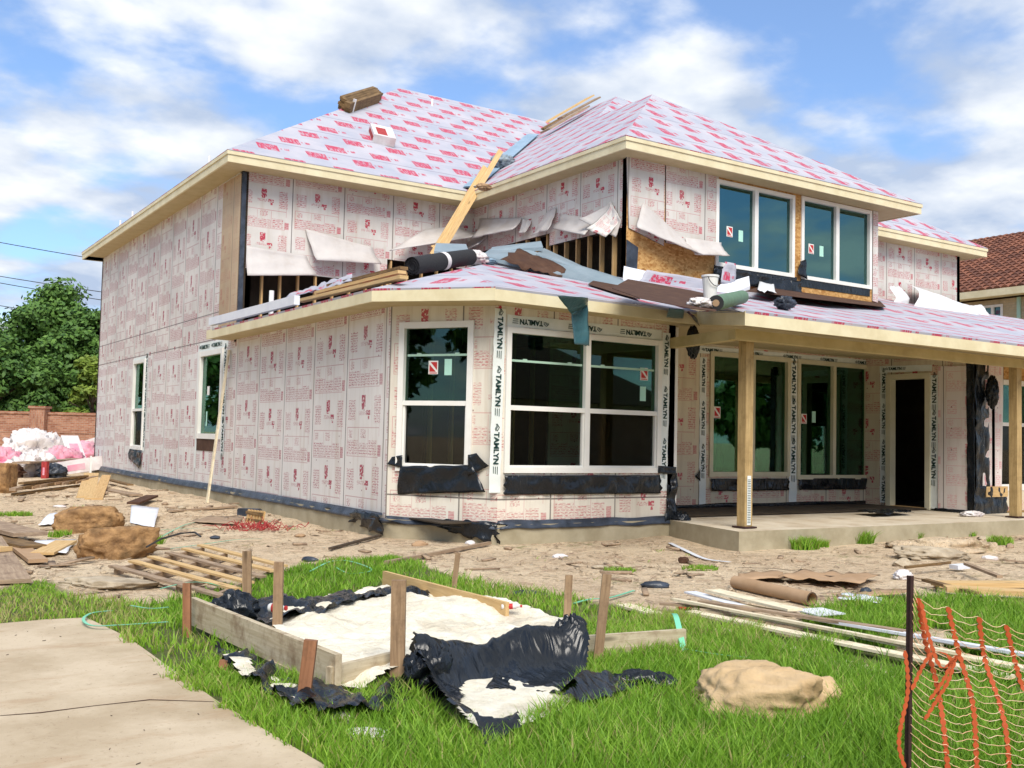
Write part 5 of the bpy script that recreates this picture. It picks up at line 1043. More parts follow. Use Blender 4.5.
def stake(px, py, tx, ty, w, t, mat, label, lean_axis=None):
    a_ = gp(px, py); e_ = onp(tx, ty, a_, (math.sin(math.radians(33)), math.cos(math.radians(33)), 0)); d = (e_-a_).normalized(); a0_ = a_-d*.06
    up_ = Vector((-math.sin(math.radians(33)), -math.cos(math.radians(33)), 0)); si = d.cross(up_).normalized(); n_ = si.cross(d).normalized(); b = MB(); b.bar(a0_, e_, w, t, up_)
    root = tag(b.build('form_stake', mat), label, 'stake', gS); return root
stake(187, 637, 187, 583, .055, .035, 'stake_red', 'reddish stake at the far left corner of the form')
stake(247, 607, 247, 551, .075, .03, 'stake_wood', 'pale wide stake standing behind the black plastic, left')
stake(277, 645, 279, 562, .065, .04, 'stake_wood', 'tall grey stake inside the streaked left board')
stake(302, 712, 311, 640, .07, .04, 'stake_red', 'short reddish stake leaning outside the left board')
stake(397, 692, 399, 580, .085, .045, 'stake_wood', 'tallest thick stake at the front corner of the form')
stake(453, 596, 458, 553, .05, .03, 'stake_wood', 'small leaning stake beside the back right board')
stake(566, 640, 569, 575, .055, .04, 'stake_wood', 'dark stake left of the leaning pair right of the form')
stake(597, 668, 607, 574, .06, .04, 'stake_wood', 'leaning tall stake right of the black plastic')
stake(222, 677, 224, 660, .05, .03, 'stake_red', 'stub of stake low in the grass outside the left board')

def hsheet(name, pxpoly, zf, mat, res=.035, smooth=True, th=0):
    P = gpoly(pxpoly); xs = [p[0] for p in P]; ys = [p[1] for p in P]; X = np.arange(min(xs), max(xs)+res, res); Y = np.arange(min(ys), max(ys)+res, res)
    XX, YY = np.meshgrid(X, Y); ok = inpoly(XX+.02*npn(XX, YY, 9, 3), YY+.02*npn(XX, YY, 8, 4), P); Z = zf(XX, YY); nx_ = len(X); v = np.stack([XX, YY, Z], -1).reshape(-1, 3)
    cell = ok[:-1, :-1] & ok[1:, :-1] & ok[:-1, 1:] & ok[1:, 1:]; j, i = np.nonzero(cell); k = j*nx_+i; f = np.stack([k, k+1, k+1+nx_, k+nx_], 1)
    us, inv = np.unique(f, return_inverse=True); v = v[us]; f = inv.reshape(f.shape); return fast(name, v, f, mat, None, smooth=smooth, uv=v[:, :2])
def segd(x, y, pl_):
    best = None
    for (a_, e_) in zip(pl_[:-1], pl_[1:]):
        dx, dy = e_[0]-a_[0], e_[1]-a_[1]; t = np.clip(((x-a_[0])*dx+(y-a_[1])*dy)/(dx*dx+dy*dy), 0, 1); d = np.hypot(x-a_[0]-t*dx, y-a_[1]-t*dy); h = a_[2]+(e_[2]-a_[2])*t; v = (d, h)
        if best is None: best = [d, h]
        else: m = d < best[0]; best = [np.where(m, d, best[0]), np.where(m, h, best[1])]
    return best
fill = hsheet('powder_fill', [(262, 640), (300, 612), (386, 600), (450, 606), (520, 616), (572, 632), (582, 648), (545, 664), (510, 668), (460, 680), (425, 684), (404, 692), (350, 706), (318, 694)],
    lambda x, y: .115+.055*npn(x, y, 2.6, 41)+.035*npn(x, y, 7, 42)+.014*npn(x, y, 22, 43), 'powder', .022); tag(fill, 'crumbly whitish powder fill inside the wooden form', 'powder', None, 'stuff')
fill2 = hsheet('powder_spill', [(452, 720), (462, 694), (500, 690), (545, 698), (578, 708), (562, 724), (525, 742), (480, 750)], lambda x, y: .075+.02*npn(x, y, 4, 44)+.008*npn(x, y, 14, 45)+.004*npn(x, y, 30, 46), 'powder', .025); tag(fill2, 'spilled whitish powder on the grass in front of the black plastic', 'powder', None, 'stuff')
def crease(x, y, s, sd_):
    A = x*rd_[0]+y*rd_[1]; B = -x*rd_[1]+y*rd_[0]; w_ = .25*npn(x, y, 2.2, sd_+90); return np.abs(npn(A+w_, B*.28+w_, s, sd_))
rd_ = (math.cos(math.radians(33)), -math.sin(math.radians(33)))
R_ = [(*tuple(onz(x, y, h))[:2], h) for x, y, h in ((400, 650, .24), (428, 650, .24), (470, 656, .15), (510, 650, .16), (548, 638, .22), (576, 630, .27))]
R3 = [(*tuple(onz(x, y, 0))[:2], h) for x, y, h in ((415, 700, .20), (440, 732, .12), (470, 748, .10), (530, 744, .08), (585, 706, .12), (610, 690, .08), (640, 685, .1))]
def zpl(x, y):
    d, h = segd(x, y, R_); z = h*np.exp(-(d/.15)**2); d3, h3 = segd(x, y, R3); z2 = h3*np.exp(-(d3/.11)**2)
    return np.maximum(z, z2)+.045+.06*(1-np.minimum(1, crease(x, y, 6, 51)*1.4))*np.clip(.3+z*4, 0, 1)+.03*(1-np.minimum(1, crease(x, y, 12, 52)*1.3))
tag(hsheet('black_plastic_sheet', [(396, 668), (402, 655), (424, 646), (470, 662), (520, 652), (560, 640), (584, 650), (588, 680), (596, 700), (640, 688), (644, 696), (590, 722), (556, 728), (575, 716), (545, 706), (500, 702), (470, 704), (458, 720), (478, 748), (520, 742), (520, 752), (480, 758), (446, 738), (420, 706)], zpl, 'black_plastic', .018), 'big crumpled black plastic sheet spilling over the front of the form', 'plastic sheet')
tag(blobmesh('plastic_bunch', gp(569, 672)+Vector((.0, 0, .16)), (.11, .09, .17), 'black_plastic', None, 71, .5, 1.7, ridged=True), 'tall bunched fold of black plastic at the right end of the form', 'plastic sheet')
tag(blobmesh('plastic_bunch', gp(428, 694)+Vector((0, 0, .12)), (.14, .11, .15), 'black_plastic', None, 72, .5, 1.7, ridged=True), 'bunched black plastic just right of the tallest stake', 'plastic sheet')
tag(blobmesh('plastic_bunch', gp(642, 694)+Vector((0, 0, .035)), (.19, .08, .085), 'black_plastic', None, 73, .5, 1.7, ridged=True, rot=cr), 'small black plastic lump alone in the grass right of the form', 'plastic sheet')
def zl(base, a1, a2, sd_): return lambda x, y: base+a1*(1-np.minimum(1, crease(x, y, 6, sd_)*1.5))+a2*crease(x, y, 16, sd_+1)+hgt(x, y)*0
tag(hsheet('black_plastic_sheet', [(212, 652), (238, 662), (268, 676), (300, 696), (350, 712), (402, 690), (420, 706), (380, 728), (330, 734), (290, 722), (255, 700), (222, 674)], zl(.035, .09, .03, 61), 'black_plastic', .02), 'black plastic trailing in the grass outside the left form board', 'plastic sheet')
tag(hsheet('powder_spill', [(224, 672), (246, 668), (262, 690), (240, 692)], lambda x, y: .10+.02*npn(x, y, 9, 47), 'powder', .02), 'small powder spill on the plastic outside the left form board', 'powder', None, 'stuff')
tag(hsheet('powder_spill', [(262, 680), (300, 700), (330, 716), (318, 724), (275, 712)], lambda x, y: .085+.03*npn(x, y, 9, 48), 'powder', .02), 'narrow powder spill beneath the lower left form board', 'powder', None, 'stuff')
tag(hsheet('black_plastic_sheet', [(240, 622), (262, 614), (300, 622), (380, 604), (430, 606), (428, 612), (370, 618), (310, 636), (280, 640), (262, 646)], zl(.10, .09, .03, 65), 'black_plastic', .02), 'black plastic lining along the back edge of the powder fill', 'plastic sheet')
tag(blobmesh('plastic_bunch', gp(232, 634)+Vector((0, 0, .17)), (.16, .22, .13), 'black_plastic', None, 74, .5, 1.7, ridged=True), 'bunched black plastic folded over the left form board', 'plastic sheet')
def bottle(px, r, h, az, label, mat='vinyl_white', z=.0):
    p = gp(*px, z+r); ax_ = Vector((math.cos(az), math.sin(az), .05)).normalized(); ro = empty('plastic_bottle', p, label, 'bottle'); b = MB(); b.tube([p, p+ax_*h*.1, p+ax_*h*.75, p+ax_*h*.9, p+ax_*h], [r*.8, r, r, r*.45, r*.4], 14); b.build('bottle_body', mat, ro, True); b = MB(); b.tube([p+ax_*h*.25, p+ax_*h*.6], r*1.03, 14, False); b.build('paper_label', 'ink_red', ro); b = MB(); b.tube([p+ax_*h, p+ax_*h*1.1], r*.5, 10); b.build('cap', 'ink_red', ro)
bottle((268, 640), .035, .13, cr-.3, 'crushed white bottle with a red label on the left form board', 'vinyl_white', .19); bottle((501, 627), .022, .15, cr, 'clear bottle with a red label on the powder fill', 'bag_white', .14)
tag(blobmesh('litter_wrapper', gp(367, 742)+Vector((0, 0, .02)), (.11, .06, .03), 'bag_white', None, 75, .5, 1.8, rot=cr, ridged=True), 'white and pink torn wrapper in the grass below the form', 'wrapper')
tag(blobmesh('litter_wrapper', gp(340, 726)+Vector((0, 0, .03)), (.07, .05, .03), 'powder', None, 76, .5, 1.8, rot=cr, ridged=True), 'pale scrap at the foot of the lower left form board', 'scrap')
gsheet('litter_wrapper', [(786, 766), (806, 768), (804, 761), (790, 760)], 'bag_white', 'white scrap in the grass at the bottom edge', 'scrap', 77, .02)

# straps
def strap(pts, w, label, dz=.03, mat='strap_green', name='green_strap'):
    P = [gp(x, y, dz+(z[0] if z else 0)) for x, y, *z in pts]; b = MB(); out = []
    for i in range(len(P)-1):
        p0_, p1, p2, p3 = P[max(i-1, 0)], P[i], P[i+1], P[min(i+2, len(P)-1)]
        for k in range(6): t = k/6; out.append(.5*((2*p1)+(p2-p0_)*t+(2*p0_-5*p1+4*p2-p3)*t*t+(3*p1-p0_-3*p2+p3)*t**3))
    out.append(P[-1])
    for i in range(len(out)-1):
        d = (out[i+1]-out[i]); s = Vector((-d.y, d.x, 0)).normalized()*w/2; d2 = (out[min(i+2, len(out)-1)]-out[i+1]) if i+2 < len(out) else d; s2 = Vector((-d2.y, d2.x, 0)).normalized()*w/2; u = Vector((0, 0, .004)); a_, c_ = out[i], out[i+1]
        b.face([a_-s, a_+s, c_+s2, c_-s2][::-1]); b.face([a_-s+u, c_-s2+u, c_+s2+u, a_+s+u][::-1])
    return tag(b.build(name, mat), label, 'strap', 'green packing straps')
strap([(168, 629), (120, 632), (92, 632), (83, 626), (92, 619), (112, 616)], .022, 'green strap looping onto the corner of the driveway', .05)
strap([(160, 596), (185, 590), (205, 590), (225, 594)], .018, 'green strap across the near end of the flat pallet', .08)
strap([(130, 614), (150, 617), (168, 616)], .016, 'short green strap above the driveway loop', .08)
strap([(170, 552), (200, 549), (235, 545), (262, 542)], .02, 'thin green strap crossing the dirt behind the pallet'); strap([(150, 532), (190, 530), (240, 527), (275, 520)], .02, 'green strap running towards the red netting'); strap([(205, 520), (185, 525), (160, 541), (150, 548)], .02, 'green strap running down from the flat grey board')
strap([(310, 575), (330, 566), (350, 566), (372, 574), (350, 577), (335, 570)], .022, 'green strap curled on the grass behind the form'); strap([(574, 607), (590, 603), (610, 601), (634, 594)], .03, 'green strap right of the dark stake'); strap([(672, 641, .18), (676, 648, .19), (684, 660, .02)], .04, 'green strap bent over the end of the right form board', .02); strap([(684, 660), (715, 665), (750, 668)], .012, 'thin green strap trailing in the grass to the right of the form', .06)
# strips, planks on the right
strap([(670, 543), (686, 552), (705, 559), (730, 563)], .07, 'curved white trim strip on the dirt by the porch corner', .02, 'white_board', 'white_strip')
gW = 'pale trim boards strewn across the lawn'
for k, (l, w, h, z, mt, lb) in enumerate(((( 622, 609, 985, 708), .15, .02, .06, 'pale_board', 'longest pale trim board, nearest the viewer'), ((690, 620, 1010, 688), .12, .02, .09, 'pale_board', 'second pale trim board behind the nearest one'), ((735, 624, 1030, 684), .11, .02, .12, 'pale_board', 'third pale trim board, slightly yellow'), ((715, 612, 1010, 668), .10, .02, .12, 'pale_board', 'farthest straight pale trim board in the grass'), ((700, 616, 905, 650), .08, .02, .15, 'old_wood', 'darker trim board lying over the pale ones'), ((712, 607, 795, 628), .16, .02, .17, 'pale_board', 'short wide pale board propped on the others'), ((690, 603, 740, 618), .13, .015, .12, 'white_board', 'short white board at the left end of the trim pile'), ((660, 612, 760, 620), .07, .02, .10, 'old_wood', 'thin grey lath at the left of the trim pile'), ((760, 650, 800, 668), .2, .015, .03, 'white_board', 'white scrap below the nearest trim board'), ((900, 664, 1060, 690), .1, .02, .06, 'pale_board', 'pale trim board passing behind the orange fence'), ((672, 612, 960, 672), .05, .02, .14, 'pale_board', 'narrow pale batten between the second and third trim boards'), ((800, 632, 1040, 676), .07, .02, .15, 'white_board', 'narrow white batten crossing the far end of the trim boards'), ((808, 622, 832, 628), .3, .01, .14, 'white_board', 'small square pale sheet on top of the trim pile'))):
    gplank(l, w, h, mt, lb, gW, z-.03, z-.03)
p, q_ = gp(735, 589, .07), gp(812, 606, .07); tb = empty('cardboard_tube', p, 'brown cardboard tube lying on the dirt', 'tube'); b = MB(); dd = (q_-p).normalized(); b.tube([p, q_], .066, 20, False); b.tube([q_, p], .055, 20, False)
b.build('tube_wall', 'cardboard', tb, True)
b = MB(); s0 = dd.orthogonal().normalized(); s1 = dd.cross(s0)
for e_, sg in ((p, -1), (q_, 1)):
    for k in range(20):
        a1_, a2_ = 2*math.pi*k/20, 2*math.pi*(k+1)/20; f_ = lambda t, r: e_+(s0*math.cos(t)+s1*math.sin(t))*r
        b.face([f_(a1_, .055), f_(a2_, .055), f_(a2_, .066), f_(a1_, .066)])
b.build('tube_edge', 'bark', tb)
gsheet('cardboard_sheet', [(738, 583), (790, 583), (778, 575), (738, 577)], 'cardboard', 'left piece of flat cardboard behind the tube', 'cardboard', 81, .02, .04, 12, 5, rag=.06); gsheet('cardboard_sheet', [(778, 584), (860, 590), (880, 580), (800, 576)], 'cardboard', 'torn cardboard piece with a raised edge behind the tube', 'cardboard', 82, .035, .05, 16, 6, rag=.1)
gsheet('cardboard_sheet', [(852, 601), (900, 599), (910, 594), (870, 594)], 'cardboard', 'cardboard strip left of the rusty fence post', 'cardboard', 83, .02, .04, 10, 4, rag=.1); gsheet('white_wrapper', [(838, 604), (880, 610), (884, 602), (842, 598)], 'white_board', 'white wrapper scrap on the dirt below the cardboard', 'wrapper', 84, .03, .03, 12, 5, rag=.1)
strap([(738, 573), (780, 574), (830, 581), (880, 580)], .03, 'pale curved strip behind the torn cardboard', .06, 'old_wood', 'edge_strip')
for k, (l, w, mt, lb) in enumerate((((935, 588, 1060, 590), .2, 'plank_wood', 'farther of the yellow planks behind the orange fence'), ((945, 596, 1060, 602), .22, 'plank_wood', 'nearer of the yellow planks behind the orange fence'), ((925, 587, 975, 602), .08, 'brown_lumber', 'dark lath angled across the ends of the yellow planks'), ((905, 577, 950, 572), .03, 'brown_lumber', 'thin dark lath behind the top of the fence post'), ((966, 575, 1000, 588), .06, 'old_wood', 'small grey lath beyond the yellow planks'))): gplank(l, w, .05 if w > .1 else .03, mt, lb, 'planks behind the orange fence', .03+.02*k, .03+.02*k)
b = MB(); p = gp(958, 573, .03); b.box(p, (.25, .0, .0), (.02, .13, 0), (0, 0, .05)); simple_thing(b, 'white_block', 'white_board', 'small white block on the dirt behind the fence post', 'block')
tag(blobmesh('litter_wrapper', gp(903, 579)+Vector((0, 0, .04)), (.12, .08, .06), 'bag_white', None, 85, .5, 1.8, ridged=True), 'white and red litter just left of the fence post top', 'wrapper'); tag(blobmesh('litter_wrapper', gp(866, 595)+Vector((0, 0, .03)), (.06, .05, .05), 'foil_tape', None, 86, .5, 1.8, ridged=True), 'small dark blue litter ball near the cardboard strip', 'litter'); tag(blobmesh('litter_wrapper', gp(684, 611)+Vector((0, 0, .03)), (.07, .03, .02), 'ink_red', None, 87, .5, 1.8, ridged=True), 'small red scrap at the left of the trim pile', 'litter')
tag(blobmesh('litter_wrapper', gp(528, 597)+Vector((0, 0, .02)), (.16, .06, .03), 'foil_tape', None, 88, .5, 1.8, rot=cr, ridged=True), 'flat grey scrap on the dirt behind the right stakes', 'litter')
gplank((386, 568, 490, 545), .05, .04, 'old_wood', 'thin lath half buried in the dirt behind the form'); gplank((330, 552, 380, 536), .05, .03, 'bark', 'dark twig like lath on the dirt below the bay wall')
for k, (x, y) in enumerate(((60, 507), (165, 505), (182, 510), (215, 541), (300, 536), (470, 545), (508, 548), (600, 570), (655, 588), (890, 548), (990, 560), (1010, 548), (985, 541), (310, 560), (420, 545), (560, 560))):
    tag(blobmesh('litter_scrap', gp(x, y)+Vector((0, 0, .02)), (rr_.uniform(.06, .14), rr_.uniform(.04, .08), rr_.uniform(.02, .05)), ['bag_white', 'old_wood', 'rubble', 'foil_tape', 'cardboard'][k % 5], None, 90+k, .4, 1.7, 10, rot=rr_.uniform(0, 3), ridged=True), ['crumpled white scrap', 'brown wood chip', 'pale rubble chip', 'dark foil scrap', 'torn cardboard bit'][k % 5]+[' on the dirt left of the stones', ' near the white folded board', ' below the tall side window', ' above the flat pallet', ' left of the red netting heap', ' below the bay corner', ' below the bay window', ' right of the bay stakes', ' near the trim pile', ' beside the weeds at the porch', ' right of the soil mound', ' below the right porch post', ' by the porch edge at right', ' behind the form', ' on the dirt below the single window', ' in the middle of the dirt'][k], 'litter', 'bits of litter on the dirt')
tag(sheet('porch_sheet', [Vector((15.3, 11.6, .29)), Vector((16.5, 11.7, .29)), Vector((16.8, 12.3, .29)), Vector((15.5, 12.2, .29))], 14, 8, .05, 'black_plastic', None, 95, (0, 0, 1), .1), 'folded black plastic sheet lying on the porch slab', 'plastic sheet'); tag(blobmesh('paper_litter', Vector((17.5, 11.2, .30)), (.25, .14, .05), 'bag_white', None, 96, .6, 1.8, ridged=True), 'white papers on the porch slab by the right post', 'paper')

# weed clumps near the porch
for k, (x, y, w, h, lb) in enumerate(((806, 548, .42, .22, 'leafy weed clump, largest of those at the porch edge'), (822, 546, .2, .14, 'small weed right beside the largest porch weed'), (862, 543, .36, .24, 'tall tufted weed clump below the middle of the porch'), (918, 540, .16, .14, 'small single weed right of the porch middle'), (1000, 545, .4, .16, 'low weed clump near the right porch post'), (968, 537, .3, .1, 'sparse weed against the porch edge at right'), (150, 545, .3, .14, 'weed clump beside the nearer stone block'), (60, 537, .25, .12, 'weed clump left of the stone blocks'), (14, 515, .5, .10, 'flat weed patch at the left edge'), (440, 600, .35, .14, 'grass tuft behind the back right form board'), (620, 572, .35, .07, 'low flat weed on the dirt above the leaning stake'), (700, 570, .4, .07, 'low weed below the curved white strip'))):
    p = gp(x, y); s = lambda r, n, p=p, w=w: ((lambda a_, q_: (p.x+np.cos(a_)*q_*w*.6, p.y+np.sin(a_)*q_*w*.4))(r.uniform(0, 6.28, n), r.random(n)**.7)); v, f, tn = blades(int(420*w/.3), s, h*.4, h, .016, .9, lambda x, y: .62+0*x, 300+k); tag(fast('weed_clump', v, f, 'grass', tone=tn), lb, 'weed', 'weed clumps in the dirt')

# ---- orange netting fence
p0 = gp(908, 838); top = Vector((*(onp(912, 576, (p0.x, p0.y, 0), (math.sin(math.radians(33)), math.cos(math.radians(33)), 0))),)); fn = empty('netting_fence', p0, 'orange plastic netting fence on a rusty steel post at the lower right', 'fence')
b = MB(); b.bar(p0-Vector((0, 0, .2)), top, .017, .005, (0, -1, 0)); b.bar(p0-Vector((0, 0, .2))+Vector((.0, .012, 0)), top+Vector((0, .012, 0)), .005, .02, (0, -1, 0)); b.build('post', 'rust', fn)
FN = Vector((math.sin(math.radians(33)), math.cos(math.radians(33)), 0)); Rr = Vector((FN.y, -FN.x, 0))
fp = lambda x, y, d=0.0: onp(x, y, Vector(p0)+FN*d, FN)
bands = [[(918, 598, .0), (925, 640, .02), (938, 690, .02), (945, 740, .0), (950, 800, 0), (953, 860, 0)], [(948, 607, .05), (958, 650, .06), (972, 700, .05), (976, 750, .04), (980, 860, .03)], [(979, 617, .08), (985, 660, .1), (1000, 705, .08), (1008, 750, .06), (1014, 860, .05)], [(1006, 625, .1), (1020, 680, .12), (1034, 720, .1), (1040, 860, .1)], [(1034, 632, .12), (1050, 690, .14), (1066, 860, .12)], [(1064, 640, .14), (1090, 860, .14)], [(1094, 646, .16), (1124, 860, .16)]]
def cr_path(P, n=10):
    o_ = []
    for i in range(len(P)-1):
        a_, b1, c1_, d1 = P[max(i-1, 0)], P[i], P[i+1], P[min(i+2, len(P)-1)]
        for k in range(n): t = k/n; o_.append(.5*((2*b1)+(c1_-a_)*t+(2*a_-5*b1+4*c1_-d1)*t*t+(3*b1-a_-3*c1_+d1)*t**3))
    o_.append(P[-1]); return o_
def resample(P, st):
    out_ = [P[0]]; acc = 0
    for a_, e_ in zip(P[:-1], P[1:]):
        L = (e_-a_).length; t = st-acc
        while t <= L: out_.append(a_.lerp(e_, t/L)); t += st
        acc = (acc+L) % st
    return out_
BP = []
for bd_ in bands:
    path = resample(cr_path([fp(*q) for q in bd_]), .004); BP.append(path); b = MB()
    for i in range(len(path)-1):
        w0 = .0045+.0070*abs(math.sin(i*.45)); w1 = .0045+.0070*abs(math.sin((i+1)*.45)); a_, c_ = path[i], path[i+1]
        for sg in (-.0018, .0018): q4 = [a_-Rr*w0+FN*sg, a_+Rr*w0+FN*sg, c_+Rr*w1+FN*sg, c_-Rr*w1+FN*sg]; b.face(q4 if sg < 0 else q4[::-1])
    b.build('netting_band', 'orange_plastic', fn)
for l in ([(921, 602), (930, 640), (942, 668), (958, 655), (952, 664)], [(912, 690), (922, 668), (934, 652), (950, 658), (946, 676), (930, 700)], [(905, 768), (899, 740), (908, 690), (905, 650)], [(925, 720), (937, 700), (948, 682), (955, 660)]):
    path = resample(cr_path([fp(x, y, -.02) for x, y in l]), .004); b = MB()
    for i in range(len(path)-1): w0 = .004+.005*abs(math.sin(i*.45)); a_, c_ = path[i], path[i+1]; b.face([a_-Rr*w0, a_+Rr*w0, c_+Rr*w0, c_-Rr*w0]); b.face([c_-Rr*w0+FN*.003, c_+Rr*w0+FN*.003, a_+Rr*w0+FN*.003, a_-Rr*w0+FN*.003])
    b.build('netting_band', 'orange_plastic', fn)
fr2 = random.Random(11); postp = [Vector(p0).lerp(top, t) for t in np.linspace(.98, 0, 40)]
b = MB()
for r_i in range(30):
    t = r_i/30
    prev = None
    cols_ = [[top.lerp(Vector(p0), k/60) for k in range(61)]]+BP
    for ci in range(len(cols_)-1):
        A, B = cols_[ci], cols_[ci+1]; a_ = A[min(int((t)*len(A)), len(A)-1)]; e_ = B[min(int(t*len(B)), len(B)-1)]; m = []
        for k in range(9):
            u = k/8; q_ = a_.lerp(e_, u); q_ = q_+Vector((0, 0, -.014*math.sin(math.pi*u)*(1+.5*fr2.random())+.003*math.sin(u*9+r_i*(1+ci))))+FN*(.012*math.sin(u*7+r_i)); m.append(q_)
        b.tube(m, .0014, 4, False)
b.build('net_strings', 'string_white', fn)

# ------------------------------------------------------------------ brick garden wall, trees, wires, neighbour
vd = RM @ np.array([0, 0, -1.0]); vd = Vector((vd[0], vd[1], 0)).normalized(); rd = Vector((vd.y, -vd.x, 0))
def at(px, depth, z=0.0): return Vector((0, 0, z))+vd*depth+rd*((px-CX)/F*depth)
wa, wb = at(-130, 50), at(170, 50); ww = empty('brick_wall', at(0, 50), 'red brick garden wall with square piers behind the rubbish heap', 'wall')
b = MB(); u = (wb-wa).normalized(); L_ = (wb-wa).length; nW = Vector((u.y, -u.x, 0))
b.box(wa-Vector((0, 0, .3)), u*L_, -nW*.22, Vector((0, 0, 2.45))); b.build('wall_panel', 'brick_red', ww)
b = MB(); b.box(wa+Vector((0, 0, 1.25))+nW*.03, u*L_, -nW*.03, Vector((0, 0, .10))); b.box(wa+Vector((0, 0, 2.15))+nW*.06, u*L_, -nW*.34, Vector((0, 0, .12))); b.build('brick_course', 'brick_red', ww)
for px_ in (-75, 40, 155):
    c = at(px_, 49.8); b = MB(); b.box(c-u*.36+nW*.2-Vector((0, 0, .3)), u*.72, -nW*.6, Vector((0, 0, 2.72))); pr = b.build('pier', 'brick_red', ww); b = MB(); b.box(c-u*.42+nW*.26+Vector((0, 0, 2.42)), u*.84, -nW*.72, Vector((0, 0, .12))); b.build('pier_cap', 'brick_red', pr)
def tree(c, H, Rc, n, leaf, label, seed, mat='leaf', z0=.12, clumps=60, group='trees beyond the brick wall', lean=0):
    r = np.random.default_rng(seed); c = Vector(c); root = empty('broadleaf_tree', c, label, 'tree', group); b = MB(); th = H*.32
    b.tube([c-Vector((0, 0, .3)), c+Vector((.1, 0, th*.5)), c+Vector((0, .1, th)), c+Vector((.1, .1, H*.7))], [H*.03, H*.024, H*.02, H*.006], 9)
    for k in range(9):
        a_ = k*2.4; s = c+Vector((0, 0, th*(.6+.12*k))); e_ = s+Vector((math.cos(a_)*Rc*.7, math.sin(a_)*Rc*.7, H*.16)); b.tube([s, s.lerp(e_, .5)+Vector((0, 0, .2)), e_], [H*.010, H*.007, H*.003], 6)
    b.build('trunk', 'bark', root)
    cl = []
    while len(cl) < clumps:
        u_ = r.normal(0, 1, 3); u_ /= np.linalg.norm(u_); q_ = u_*r.uniform(.35, 1.0)**.6; zz_ = (q_[2]*.5+.5); prof = math.sin(math.pi*min(1, (zz_*.86+.12)))**.6
        cl.append((q_[0]*Rc*prof, q_[1]*Rc*prof, z0*H+(1-z0)*H*zz_*.93, r.uniform(.16, .30)*Rc))
    cl = np.array(cl); idx = r.integers(0, clumps, n); d = r.normal(0, 1, (n, 3)); d /= np.linalg.norm(d, axis=1)[:, None]; rad = cl[idx, 3]*r.uniform(.45, 1.12, n)
    p = cl[idx, :3]+d*rad[:, None]*np.array([1.15, 1.15, .72])+np.array(c); a_ = r.normal(0, 1, (n, 3)); a_ /= np.linalg.norm(a_, axis=1)[:, None]; nrm = d+.9*a_+np.array([0, 0, .35]); nrm /= np.linalg.norm(nrm, axis=1)[:, None]
    t = np.cross(nrm, r.normal(0, 1, (n, 3))); t /= np.linalg.norm(t, axis=1)[:, None]; w = np.cross(nrm, t); s = leaf*r.uniform(.6, 1.4, n)[:, None]
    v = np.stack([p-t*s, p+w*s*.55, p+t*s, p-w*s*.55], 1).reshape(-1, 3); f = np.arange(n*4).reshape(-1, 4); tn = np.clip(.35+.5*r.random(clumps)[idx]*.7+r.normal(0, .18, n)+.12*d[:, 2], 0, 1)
    fast('crown', v, f, mat, root, tone=np.repeat(tn, 4)); return root
tree(at(58, 60), 10.2, 3.9, 60000, .15, 'tall rounded dark green tree between the wires and the brick wall', 1, z0=.10, clumps=130)
tree(at(96, 58), 8.6, 2.6, 16000, .14, 'narrow dark tree half hidden by the house corner', 2, z0=.1)
tree(at(-6, 54), 7.2, 3.2, 34000, .14, 'lower broad dark green tree at the left edge', 3, z0=.1, clumps=70)
tree(at(93, 53), 5.6, 1.7, 9000, .15, 'small yellow green tree against the house corner', 4, 'leaf_light', .1, 30)
tree(at(-60, 60), 9.5, 3.6, 12000, .2, 'dark tree just beyond the left edge of the picture', 6, z0=.1); tree(at(26, 66), 6.5, 3.0, 14000, .18, 'dark low tree filling the gap behind the brick wall', 7, z0=.05)
tree(at(120, 64), 8.5, 3.2, 9000, .2, 'dark tree behind the far corner of the house', 8, z0=.1)
def wire(x0, y0, x1, y1, dp, label):
    z = lambda y, x: 1.5+((438+(x-512)*.0228)-y)/F*dp
    a_ = at(x0, dp); a_.z = z(y0, x0); e_ = at(x1, dp); e_.z = z(y1, x1); b = MB(); b.tube([a_.lerp(e_, t)-Vector((0, 0, .5*math.sin(math.pi*t))) for t in np.linspace(0, 1, 14)], .028, 5, False); simple_thing(b, 'overhead_wire', 'cable', label, 'wire', 'overhead wires beyond the trees')
wire(-60, 231, 380, 290, 70, 'highest overhead wire above the trees'); wire(-60, 266, 380, 318, 72, 'second overhead wire from the top'); wire(-60, 272, 380, 330, 72.5, 'third overhead wire, just under the second'); wire(-60, 296, 380, 345, 75, 'fourth overhead wire, at tree top height'); wire(-60, 309, 60, 318, 76, 'lowest overhead wire at the left edge')

